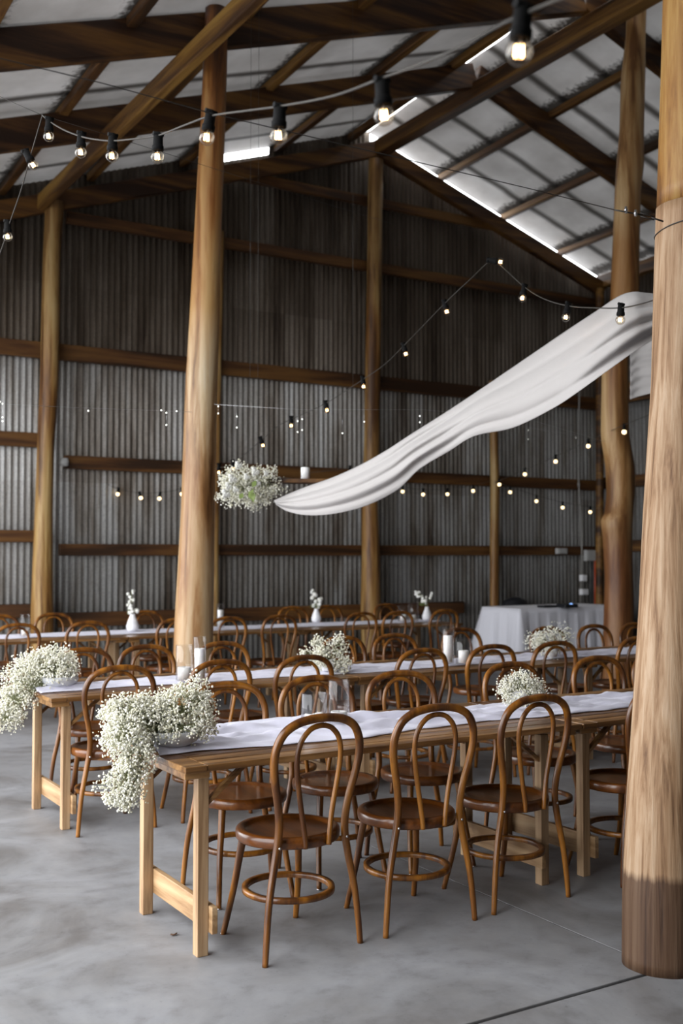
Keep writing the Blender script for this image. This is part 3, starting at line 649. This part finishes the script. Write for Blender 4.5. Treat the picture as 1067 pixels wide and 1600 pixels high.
# big spill, middle table
base = atZ(92, 1071, 0.75); t = thing('flower_arrangement', "large baby's breath arrangement spilling over the left end of the middle table", 'flowers', base)
w0 = (base-CO).dot(FW); bowl(t, (0, 0, 0), 0.11, 0.055)
bl = blobs_px([(88, 1056, w0-.06, 32, 8, 1.6), (85, 1040, w0, 36, 26, 9), (50, 1045, w0, 28, 22, 4), (30, 1068, w0-0.1, 24, 26, 4), (22, 1095, w0-0.2, 26, 26, 4.5), (10, 1122, w0-0.25, 20, 16, 2.5), (-10, 1130, w0-.25, 16, 12, 1)], base)
sprays(bl, 6800, 2, fr=0.0052, parent=t, origin=(-0.05, 0, 0.08), sr=0.034)
def posy(u, v, z, L_, n, seed, label, fr, sr=0.03, pot=True):
    base = atZ(u, v, z); t = thing('flower_posy', label, 'flowers', base); w0 = (base-CO).dot(FW)
    if pot:
        b = MB(); b.lathe([(0, 0), (0.035, 0), (0.045, 0.03), (0.042, 0.075), (0.038, 0.075), (0.04, 0.03), (0, 0.02)], 24); b.build('vase', M['ceramic'], t)
    sprays(blobs_px([(a, c, w0, d, e, f) for a, c, d, e, f in L_], base), n, seed, fr=fr, parent=t, origin=(0, 0, 0.05), sr=sr); return t
posy(812, 1101, 0.75, [(815, 1077, 32, 22, 5), (795, 1080, 18, 16, 1.5), (838, 1082, 14, 12, 1)], 2300, 3, "low round baby's breath posy at the centre of the front table", 0.0044)
posy(512, 1048, 0.75, [(515, 1030, 26, 15, 5), (498, 1010, 10, 14, 1.2), (530, 1008, 12, 12, 1.3), (480, 1022, 10, 5, .6), (535, 1040, 10, 14, 1)], 1700, 4, "loose baby's breath posy at the centre of the middle table", 0.006, 0.03)
posy(862, 1026, 0.75, [(855, 1004, 24, 17, 4), (878, 992, 14, 12, 1), (838, 1000, 12, 12, 1)], 1300, 5, "airy baby's breath posy at the right end of the middle table", 0.0052, 0.045)

def bud_vase(u, v, label, hv, twigs, seed):
    rr = random.Random(seed); base = atZ(u, v, 0.742); t = thing('bud_vase', label, 'vase', base); w = (base-CO).dot(FW); k = w/FPX; h = hv*k
    b = MB(); b.lathe([(0, 0), (h*.26, 0), (h*.34, h*.12), (h*.36, h*.3), (h*.27, h*.6), (h*.16, h*.85), (h*.15, h), (h*.11, h), (h*.12, h*.8), (0, h*.5)], 24); b.build('vase_body', M['ceramic'], t)
    b = MB(); s = MB(); lf = MB(); V, F = ico()
    for du, dv, r in twigs:
        p = Vector(rel(atw(u+du, v+dv, w+rr.uniform(-.03, .03)), base)); s.tube([(0, 0, h*.5), (p.x*.3, p.y*.3, h+(p.z-h)*.4), p], 0.002, 5)
        for q in range(5):
            c = p+Vector((rr.gauss(0, .5), rr.gauss(0, .5), rr.gauss(0, .5)))*r*k; rad = r*k*rr.uniform(.5, .8); b.add([c+Vector(x)*rad for x in V], F)
    for q in range(14):
        du, dv, r = twigs[min(len(twigs)-1, q % 3)]; p = Vector(rel(atw(u+du*.6, v-hv-2, w), base)); d = Vector((rr.uniform(-1, 1), rr.uniform(-1, 1), rr.uniform(-.1, 1))).normalized()*0.05
        sd = d.cross(Vector((0, 0, 1))).normalized()*0.012; lf.add([p, p+d*.5+sd, p+d, p+d*.5-sd], [(0, 1, 2, 3)], False)
    b.build('blossoms', M['petal'], t)['kind'] = 'stuff'; s.build('stems', M['stem'], t); lf.build('leaves', M['leaf'], t, solid=0.001)
bud_vase(207, 986, 'white bud vase with a tall sprig at the left of the back table', 27, [(-2, -62, 4), (-4, -52, 4), (-1, -44, 5), (-3, -36, 5), (4, -32, 5), (0, -48, 3)], 1)
bud_vase(494, 972, 'white bud vase on the back table between the pale post and the wall post', 21, [(-6, -46, 4), (-2, -40, 5), (2, -34, 5), (5, -28, 4), (0, -26, 5)], 2)
bud_vase(667, 969, 'white bud vase with leafy stems at the right end of the back table', 21, [(-14, -44, 4), (-10, -38, 4), (-5, -33, 4), (-2, -30, 4), (6, -38, 4)], 3)

# ---------------------------------------------------------------- hanging board with flowers, candle and drape
WB = 7.9
c0 = atw(390, 757, WB); t = thing('hanging_flowers', "white rose and baby's breath cluster hanging at the low end of the drape", 'flowers', c0)
bl = blobs_px([(385, 762, WB, 44, 24, 6), (375, 745, WB, 28, 20, 3), (415, 752, WB, 24, 20, 3), (360, 775, WB, 20, 14, 1.5), (400, 782, WB, 26, 10, 1.5), (435, 764, WB, 10, 6, .5)], c0)
sprays(bl, 3600, 11, fr=0.0062, parent=t, origin=(0, 0, 0), sr=0.034)
rr = random.Random(5); V, F = ico(); 
for (u, v, r) in [(352, 772, 8), (362, 748, 8), (398, 737, 8), (402, 755, 6), (372, 727, 7), (385, 745, 6), (356, 760, 7), (415, 740, 5), (368, 765, 6)]:
    b = MB(); p = Vector(rel(atw(u, v, WB-0.16), c0)); k = r*WB/FPX
    for q in range(16):
        a = q*2.4; g = 0.25+0.75*(q/15); c = p+Vector((cos(a)*g, sin(a*1.3)*.5-.3, sin(a)*g))*k*0.75; b.add([c+Vector((x[0]*(.3+.2*sin(q)), x[1]*.3, x[2]*(.3+.2*cos(q))))*k for x in V], F)
    b.build('rose', M['petal'], t)
b = MB()
for (u, v, du, dv) in [(388, 778, 8, -14), (393, 765, 4, 18), (400, 750, -6, 12), (380, 770, -6, 10), (396, 785, -4, -16)]:
    p = Vector(rel(atw(u, v, WB-0.18), c0)); q = Vector(rel(atw(u+du, v+dv, WB-0.2), c0)); d = q-p; s = d.cross(FW).normalized()*0.02
    b.add([p, p+d*.5+s, q, p+d*.5-s], [(0, 1, 2, 3)], False)
b.build('leaves', M['leaf'], t, solid=0.002)
b = MB()   # cords that carry the cluster and board from the plate beam side
pa = atw(385, 745, WB+.05)
t2 = thing('hanging_board', 'dark plank hung level beside the flower cluster, carrying a candle', 'shelf', atw(470, 752, WB+0.15))
bs = Vector(t2.location); l = Vector(rel(atw(395, 754, WB+0.15), bs)); r_ = Vector(rel(atw(566, 748, WB+0.15), bs)); l.z = 0; r_.z = 0
b.bar(l, r_, 0.16, 0.03); b.build('plank', M['beamX'], t2, bevel=0.003)
for p in (l*0.9, r_*0.85):
    top = Vector((p.x, p.y, roofz(bs.x+p.x, bs.y)-bs.z-0.02)); bb = MB(); bb.tube([p, top], 0.0012, 5); bb.build('cord', M['cable'], t2)
pc = bs+Vector((0, 0, 0.0155)); q = atw(477, 744, WB+0.15); 
candle(q.x, q.y, 0.033, 0.088, 'white pillar candle on the hung plank behind the drape', bs.z+0.0155)
bb = MB(); top = Vector((0, 0, roofz(c0.x, c0.y)-c0.z-0.02)); bb.tube([(0, 0, 0), top], 0.0012, 5); bb.build('cord', M['cable'], t)

top = [(428, 782), (455, 770), (480, 760), (520, 746), (560, 728), (600, 706), (640, 680), (700, 642), (760, 602), (820, 561), (880, 520), (930, 487), (965, 464), (988, 457), (1010, 459), (1040, 463)]
bot = [(432, 789), (450, 799), (480, 805), (520, 803), (570, 791), (620, 766), (655, 733), (700, 706), (740, 682), (800, 669), (860, 640), (900, 614), (950, 578), (985, 553), (1010, 537), (1040, 518)]
wd = [7.75, 7.7, 7.6, 7.45, 7.3, 7.15, 7.0, 6.8, 6.55, 6.3, 6.0, 5.75, 5.6, 5.55, 5.55, 5.55]
def swag(top, bot, wd, name, label, mat, nf=4.2, seed=1, depth=0.10, ny=34):
    T = spline([(a, c, d) for (a, c), d in zip(top, wd)], 8); B = spline([(a, c, d) for (a, c), d in zip(bot, wd)], 8); P = []; rr = random.Random(seed)
    n = len(T)
    for i in range(n):
        s = i/(n-1); row = []; kn = math.exp(-((s-0.40)/0.07)**2)
        for j in range(ny+1):
            t = j/ny; u = T[i].x+(B[i].x-T[i].x)*t; v = T[i].y+(B[i].y-T[i].y)*t
            w = T[i].z-depth*sin(pi*min(1, t*1.02))-0.05*t
            tt = t+0.10*sin(s*5+1)*t*(1-t)*2+0.25*(s-.4)*t*(1-t)
            fold = 0.045*(abs(sin(tt*pi*nf*0.8+0.7*sin(s*5)+1.1*s))**0.8)+0.006*sin(tt*19+s*7)+0.02*kn*sin(t*20)
            p = atw(u, v, w); nrm = (-FW); row.append(p+nrm*(fold*min(1, 0.35+s*1.2)))
        P.append(row)
    b = MB(); b.grid(P); o = b.build(name, mat, solid=0.0015); return tag(o, label, 'drape')
swag(top, bot, wd, 'fabric_drape', 'long white chiffon drape sweeping down from the right post to the hanging flowers', M['drape'])
t_ = [(984, 548), (1000, 540), (1030, 528), (1060, 518), (1100, 508)]; b_ = [(984, 624), (1000, 619), (1030, 612), (1060, 606), (1100, 600)]
swag([(x, y-30) for x, y in t_], b_, [9.6, 9.6, 9.5, 9.4, 9.3], 'fabric_drape', 'second white drape hanging behind the big right-hand post', M['drape'], nf=9, seed=3, depth=0.03)

t, p0 = None, None
a_ = Vector((8.3, 7.95, 4.0)); b_ = Vector((12.5, 8.6, 4.35)); q0 = atw(984, 518, 9.6); q1 = atw(1100, 478, 9.3)
b = MB(); b.tube([q0+Vector((-0.35, 0, -0.02)), q0, q1, Vector((12.5, q1.y, q1.z+0.2))], 0.003, 6)
tag(b.build('drape_wire', M['darksteel']), 'wire between crooked post and right side wall that carries the second drape', 'wire')
# ---------------------------------------------------------------- gift table with cloth
gx0, gx1, gy0, gy1 = 9.72, 11.6, 11.35, 12.15; gz = 0.75
t = thing('covered_table', 'folding table hidden under the white floor-length cloth by the end wall', 'table', ((gx0+gx1)/2, (gy0+gy1)/2, 0))
b = MB(); b.box(gx0-t.location.x+.02, gx1-t.location.x-.02, gy0-t.location.y+.02, gy1-t.location.y-.02, gz-.035, gz-.004); b.build('tabletop', M['tabletop'], t)
for sx in (-1, 1):
    for sy in (-1, 1):
        b = MB(); b.box(sx*.8-.02, sx*.8+.02, sy*.3-.02, sy*.3+.02, 0, gz-.036); b.build('leg', M['darksteel'], t)
b = MB(); per = []; nn = 40
def pl(a, c, n): return [(a[0]+(c[0]-a[0])*i/n, a[1]+(c[1]-a[1])*i/n) for i in range(n)]
per = pl((gx0, gy0), (gx1, gy0), 60)+pl((gx1, gy0), (gx1, gy1), 26)+pl((gx1, gy1), (gx0, gy1), 60)+pl((gx0, gy1), (gx0, gy0), 26); per.append(per[0])
cx_, cy_ = (gx0+gx1)/2, (gy0+gy1)/2; P = []
for k in range(9):
    f = k/8; z = gz*(1-f)+0.13*f; row = []
    for i, (x, y) in enumerate(per):
        wv = f*(0.022*sin(i*0.8)+0.014*sin(i*1.9+1)+0.03); c = math.exp(-(min(hypot(x-a, y-b2) for a in (gx0, gx1) for b2 in (gy0, gy1))/0.12)**2)*f*0.10
        dx, dy = (x-cx_)/(gx1-cx_), (y-cy_)/(gy1-cy_); ax = 1 if abs(dx) > 0.98 else 0; ay = 1 if abs(dy) > 0.98 else 0
        row.append((x+(dx*(wv+c) if ax else 0), y+(dy*(wv+c) if ay else 0), z))
    P.append(row)
b.grid(P); o_ = len(b.v); b.add([(x, y, gz) for x, y in per[:-1]], [tuple(range(len(per)-1))], False)
tag(b.build('tablecloth', M['linen'], solid=0.002), 'white cloth falling over the gift table by the crooked post', 'tablecloth')
def dev(u, v, sx, sy, sz, label, name, cat, lit=False):
    p = atZ(u, v, gz+0.004); b = MB(); b.box(-sx/2, sx/2, -sy/2, sy/2, 0, sz); o = b.build(name, M['black'], bevel=0.006); o.location = (p.x, p.y, gz+0.003); tag(o, label, cat)
    if lit:
        b = MB(); b.lathe([(0, 0.012), (0.02, 0.008), (0.024, 0)], 16, (0, -sy/2+.01, sz)); b.build('dial', M['blueled'], o)
dev(856, 949, 0.26, 0.16, 0.03, 'flat black music controller on the white-clothed table, left one', 'music_player', 'device')
dev(886, 949, 0.24, 0.18, 0.05, 'black audio mixer with a small blue light on the white-clothed table', 'audio_mixer', 'device', True)
p = atY(806, 948, 12.4); b = MB(); b.lathe([(0, 0), (0.25, 0), (0.26, 0.3), (0.25, 0.7), (0.2, 0.80), (0.08, 0.85), (0, 0.86)], 20); o = b.build('round_bin', M['black']); o.location = (p.x, 12.42, 0); o.scale = (1, .6, 1); tag(o, 'black rounded bin between the gift table and the end wall', 'bin')

# ---------------------------------------------------------------- festoon strings
def socket_mb(top, d, s=1.0):
    b = MB(); d = Vector(d).normalized(); q = Vector((0, 0, -1)).rotation_difference(d).to_matrix()
    prof = [(0, 0.012), (0.008, 0.010), (0.010, 0.0), (0.0155, -0.002), (0.0165, -0.03), (0.0175, -0.034), (0.0195, -0.036), (0.0195, -0.050), (0.013, -0.053)]
    b.lathe([(r*s, z*s) for r, z in prof], 14, top, rot=q); b.tube([top+q@Vector((-0.018*s, 0, 0.004*s)), top+q@Vector((0.018*s, 0, 0.004*s))], 0.0075*s, 8); return b, q
def festoon(label, bulbs, cable, near=False, group=None, cmat='cable', cr=0.0032, wsock=True):
    # bulbs: (u, v of bulb centre, depth w, tilt du, dv of socket above)
    p0 = atw(*cable[0]); t = thing('festoon_string', label, 'string lights', p0)
    pts = spline([Vector(rel(atw(*c), p0)) for c in cable], 6)
    b = MB(); b.tube(pts, cr, 6); b.build('cable', M[cmat], t)
    for (u, v, w, su, sv) in bulbs:
        c = Vector(rel(atw(u, v, w), p0)); tp = Vector(rel(atw(u+su, v+sv, w), p0)); d = (c-tp).normalized()
        tp = c-d*0.071
        b, q = socket_mb(tp, d); so = b.build('socket', M['socket'], t)
        r = 0.0225
        if near:
            b = MB(); prof = [(0.0005, -r)]+[(r*sin(a), -r*cos(a)) for a in [pi*k/14 for k in range(1, 13)]]+[(0.011, r+0.002), (0.010, r+0.012)]
            b.lathe(prof, 28, c, rot=q); bu = b.build('bulb', M['bulbglass'], t, solid=0.0006)
            b = MB(); zig = []
            for k in range(13):
                a = 2*pi*k/12*0.85; zig.append(c+q@Vector((0.0075*cos(a), 0.0075*sin(a), 0.009 if k % 2 else -0.008)))
            b.tube(zig, 0.0012, 5)
            b.build('filament', M['filament'], bu)
            b = MB(); b.tube([c+q@Vector((0, 0, r+.01)), c+q@Vector((0, 0, 0.004))], 0.0018, 6); b.build('filament_stem', M['steel'], bu)
        else:
            b = MB(); prof = [(0.0005, -r)]+[(r*sin(a), -r*cos(a)) for a in [pi*k/10 for k in range(1, 9)]]+[(0.010, r+0.004)]
            b.lathe(prof, 16, c, rot=q); b.build('bulb', M['glow'], t)
    return t
# nearest string across the top left
nb = [(52, 258, 4.85), (76, 213, 4.55), (126, 238, 4.2), (175, 244, 3.85), (246, 245, 3.6), (323, 215, 3.15), (435, 212, 2.75), (600, 180, 2.3), (811, 81, 1.78)]
festoon('nearest festoon string of clear globe bulbs sweeping up across the top left',
  [(76, 213, 4.55, 1, -22), (126, 238, 4.2, 1, -22), (175, 244, 3.85, 1, -26), (246, 245, 3.6, 1, -28), (323, 215, 3.15, 6, -36), (435, 212, 2.75, 2, -38), (600, 180, 2.3, -3, -48), (811, 81, 1.78, 6, -62)],
  [(66, 180, 4.6), (78, 190, 4.55), (100, 203, 4.4), (126, 213, 4.2), (150, 218, 4.0), (176, 220, 3.85), (210, 217, 3.7), (246, 212, 3.6), (290, 195, 3.35), (330, 181, 3.15), (385, 173, 2.9), (437, 166, 2.75), (520, 150, 2.5), (597, 122, 2.3), (690, 87, 2.05), (780, 40, 1.84), (818, 22, 1.78), (870, 0, 1.7), (1000, -50, 1.5)], near=True, cmat='cable_lit')
festoon('short festoon string dropping down the far left edge, two bulbs',
  [(52, 258, 4.85, -8, -14), (12, 370, 5.2, 0, -16)], [(66, 181, 4.6), (57, 212, 4.7), (48, 243, 4.85), (32, 300, 5.0), (14, 352, 5.2), (4, 385, 5.3), (-20, 450, 5.5)], near=True, cmat='cable_lit', cr=0.0028)
festoon('festoon string climbing from the hanging flowers to a peak, then down to the right post',
  [(342, 738, 9.6, 0, -5), (365, 733, 9.4, -1, -9), (411, 696, 9.2, -3, -8), (455, 665, 9.0, 0, -10), (511, 641, 8.7, -2, -10), (568, 604, 8.2, -1, -10), (634, 553, 7.6, -3, -12), (698, 487, 7.0, -3, -12), (782, 409, 6.3, -14, -2), (816, 466, 6.0, 3, -16), (884, 496, 5.6, 3, -17), (969, 500, 5.15, 1, -17)],
  [(335, 732, 9.7), (364, 724, 9.4), (408, 688, 9.2), (434, 666, 9.1), (455, 655, 9.0), (509, 630, 8.7), (567, 593, 8.2), (600, 570, 7.9), (630, 541, 7.6), (694, 475, 7.0), (735, 436, 6.7), (766, 408, 6.35), (781, 414, 6.3), (819, 448, 6.0), (850, 467, 5.8), (888, 478, 5.6), (930, 481, 5.38), (970, 481, 5.15), (1005, 474, 4.9), (1040, 462, 4.6)], near=True)
festoon('sagging festoon string on the end wall left of the pale log post',
  [(118, 724, 13.2, 0, -4), (133, 743, 13.2, 1, -7), (159, 760, 13.2, 1, -7), (184, 772, 13.2, 1, -7), (220, 778, 13.2, -2, -8), (249, 779, 13.2, 1, -8), (284, 772, 13.2, 0, -8)],
  [(112, 722, 13.4), (136, 737, 13.2), (160, 752, 13.2), (185, 764, 13.2), (215, 769.5, 13.2), (249, 769.5, 13.2), (284, 763, 13.3), (330, 742, 13.4)])
festoon('row of bulbs fixed along the wall rail behind the hanging flowers',
  [(170, 718, 14.3, 0, -4), (229, 720.5, 14.3, 0, -4), (288, 724, 14.4, 0, -4), (343, 741, 14.4, 0, -4), (425, 748, 14.5, 0, -4), (547, 737, 14.3, 0, -4)],
  [(112, 714, 14.2), (170, 713, 14.3), (229, 716, 14.3), (288, 719, 14.4), (343, 736, 14.4), (425, 743, 14.5), (547, 732, 14.4)])
festoon('lone festoon bulb hanging left of the left wall post', [(15, 710, 13.5, 0, -6)], [(-30, 698, 13.4), (15, 703, 13.5), (60, 698, 13.5)])
festoon('festoon string on the end wall below the drape, right of the centre post',
  [(629, 768, 14.6, 0, -7), (661, 772.5, 14.6, 0, -7), (699, 772, 14.6, 0, -7), (739, 767, 14.6, 0, -7)],
  [wY(596, 750, 12.5), (629, 761, 14.6), (661, 765, 14.6), (699, 764, 14.6), (739, 759, 14.6), wY(767, 751, 12.5)])
festoon('festoon string rising from the thin post to the crooked post',
  [(780, 757, 14.2, 0, -6), (820, 741, 13.6, 0, -7), (868, 721, 12.8, 0, -7), (919, 697, 12.0, 0, -7), (975, 675, 10.4, 0, -9)],
  [wY(772, 757, 12.42), (780, 751, 14.2), (820, 734, 13.6), (868, 713, 12.8), (919, 689, 12.0), (975, 664, 10.4), (1015, 648, 9.6)])
festoon('festoon string falling from the thin post towards the switch boxes',
  [(797, 769, 14.9, 0, -7), (838, 783, 15.0, 0, -7), (879, 793, 15.0, 0, -7), (922, 800, 15.0, 0, -7)],
  [wY(772, 752, 12.42), (797, 761, 14.9), (838, 774, 15.0), (879, 785, 15.0), (922, 792, 15.0), wY(936, 795, 12.45)])

# fairy-light droplets on clear wires
def fairy(label, wire, drops, w, r=0.011):
    p0 = atw(*wire[0]); t = thing('fairy_light_string', label, 'string lights', p0)
    b = MB(); b.tube([Vector(rel(atw(*c), p0)) for c in wire], 0.0011, 5); b.build('wire', M['steel'], t)
    for u, vt, L_ in drops:
        pts = [Vector(rel(atw(u, vt, w), p0))]+[Vector(rel(atw(u, v, w), p0)) for v in L_]
        b = MB(); b.tube([pts[0], pts[-1]], 0.0006, 4); b.build('drop_wire', M['steel'], t)
        for p in pts[1:]:
            b = MB(); V, F = ico(); b.add([p+Vector(x)*r*.5 for x in V], F); b.build('droplet', M['fairy'], t)
fairy('clear fairy-light wire stretched left of the pale log post', [(-40, 629, 6.2), (0, 631, 6.2), (120, 637, 6.6), (260, 642, 7.0), (300, 644, 7.1)],
  [(0, 630, [628]), (4, 631, [631, 652, 658]), (138, 637, [642]), (260, 642, [645, 664]), (252, 641.5, [641]), (276, 642.5, [642.5])], 6.6)
fairy('clear fairy-light wire between the pale log post and the crooked post', [(335, 632, 7.2), (470, 640, 7.2), (660, 640, 7.4), (825, 655, 8.0), (945, 690, 9.0)],
  [(341, 633, [635, 646]), (370, 634, [651, 668]), (465, 640, [658, 675]), (472, 640, [655, 672]), (535, 641, [677]), (569, 641, [659]), (656, 641, [650, 660])], 7.3)
fairy('second pair of droplet strands near the right switch boxes', [wY(772, 655, 12.42), (825, 668, 12.5), (900, 680, 12.5), wY(936, 690, 12.42)], [(825, 668, [672, 686]), (900, 680, [684])], 12.5, r=0.009)

# tension wires
def wire(label, pts, r, name='tension_wire', cat='wire'):
    p0 = atw(*pts[0]); t = thing(name, label, cat, p0); b = MB(); b.tube([Vector(rel(atw(*c), p0)) for c in pts], r, 6); b.build('cable', M['darksteel'], t); return t, p0
pe = atw(1031, 344, 4.0)
t, p0 = wire('taut steel wire from upper left to the turnbuckle on the big right post', [(-60, 76, 2.7), (0, 91, 2.8), (160, 130, 2.95), (330, 177, 3.13), (600, 241, 3.45), (820, 293, 3.75), (960, 328, 3.95)], 0.0016)
for u, v in ((978, 328), (993, 333)):
    b = MB(); V, F = ico(); c = Vector(rel(atw(u, v, 3.97), p0)); b.add([c+Vector(x)*0.008 for x in V], F); b.tube([c+Vector((0, 0, .012)), c-Vector((0, 0, .012))], 0.005, 8); b.build('clamp', M['steel'], t)
b = MB()
for s in (-1, 1): b.tube([Vector(rel(atw(1000, 335+s*2.6, 3.98), p0)), Vector(rel(atw(1022, 341+s*2.6, 3.98), p0))], 0.0022, 6)
b.tube([Vector(rel(atw(960, 328, 3.96), p0)), Vector(rel(atw(1004, 336, 3.98), p0))], 0.003, 6); b.tube([Vector(rel(atw(1018, 340, 3.98), p0)), Vector(rel(atw(1036, 346, 3.99), p0))], 0.0035, 6); b.build('turnbuckle', M['darksteel'], t)
b = MB(); pc = atY(1085, 347, 2.84); zc = 2.74
b.tube([Vector(rel((pc.x+0.150*cos(a), 2.84+0.150*sin(a), zc+0.01*sin(a*2)), p0)) for a in [2*pi*k/32 for k in range(32)]], 0.0022, 6, closed=True); b.build('wire_loop', M['darksteel'], t)
wire('thin slack wire crossing behind the festoon string at the upper left', [(-60, 128, 4.7), (0, 151, 4.65), (66, 180, 4.6), (175, 213, 4.9), (330, 262, 6.5), (470, 306, 9), (620, 352, 12.3)], 0.0011)

# ---------------------------------------------------------------- electrical fittings
t = thing('conduit_run', 'pale vertical conduit on the end wall beside the corner', 'conduit', atY(905, 600, 12.55))
p0 = Vector(t.location); b = MB(); b.tube([Vector(rel(atY(u, v, 12.55), p0)) for u, v in ((905, 600), (904, 700), (904, 757), (907, 800), (909, 860), (907, 948))], 0.011, 8); b.build('pipe', M['conduit'], t)
b = MB(); c = Vector(rel(atY(904, 757, 12.54), p0)); b.lathe([(0, -.02), (.02, -.02), (.02, .02), (0, .02)], 10, c); b.build('coupling', M['conduit'], t)
def ebox(u, v, wpx, hpx, label, mat='greybox', name='switch_box', Y=12.52, cat='switch box'):
    p = atY(u, v, Y); w = (p-CO).dot(FW); k = w/FPX; a = wpx*k/2/0.86; c = hpx*k/2
    t = thing(name, label, cat, (p.x, p.y, p.z-c)); b = MB(); b.box(-a, a, -0.035, 0.035, 0, 2*c); b.build('case', M[mat], t, bevel=0.006)
    b = MB(); b.box(-a*.8, a*.8, -0.044, -0.0352, c*.3, 2*c-c*.3); b.build('cover', M[mat], t, bevel=0.004)
ebox(877, 861, 17, 9, 'small pale junction box on the eye-height rail right of the thin post')
ebox(923, 868, 21, 17, 'grey switch box beside the corner post, below the bulbs')
ebox(911, 903, 9, 10, 'small white power outlet above the gift table, upper of two', 'ceramic', 'power_outlet', cat='outlet')
ebox(912, 925, 12, 9, 'white power outlet above the gift table, lower of two', 'ceramic', 'power_outlet', cat='outlet')
o = MB(); p1 = atY(930, 876, 12.5); p2 = atY(930, 948, 12.5); o.tube([p1, p2], 0.018, 8); tag(o.build('red_tube', M['red']), 'red tube standing beside the switch box behind the crooked post', 'pipe')
b = MB(); p1 = atY(862+60, 878, 12.52); 
for dx in (0, 0.05, 0.09):
    b = MB(); q1 = p1+Vector((dx, 0, 0)); b.tube(spline([q1, q1+Vector((0.02, -.01, -.25)), q1+Vector((-.01, 0, -.55)), q1+Vector((0.015, 0, -.75))], 6), 0.007, 6)
    tag(b.build('power_lead', M['black']), '%s of three black power leads hanging below the grey switch box' % {0: 'leftmost', 0.05: 'middle', 0.09: 'rightmost'}[dx], 'cable', 'power leads below the switch box')
t = thing('rail_bracket', 'pale bracket at the left end of the rail beside the sagging bulbs', 'bracket', atY(100, 722, 12.55)); b = MB(); b.lathe([(0, -.05), (.05, -.045), (.06, 0), (.05, .045), (0, .05)], 12); b.build('knob', M['greybox'], t)
# dead leaf on the floor
p = atZ(266, 1464, 0.0); b = MB(); b.grid([[(p.x+0.014*i+0.004*j, p.y+0.008*j, 0.003+0.004*abs(i-1)) for j in range(3)] for i in range(3)]); tag(b.build('dry_leaf', M['dry'], solid=0.001), 'tiny dead leaf on the concrete left of the front table leg', 'leaf')
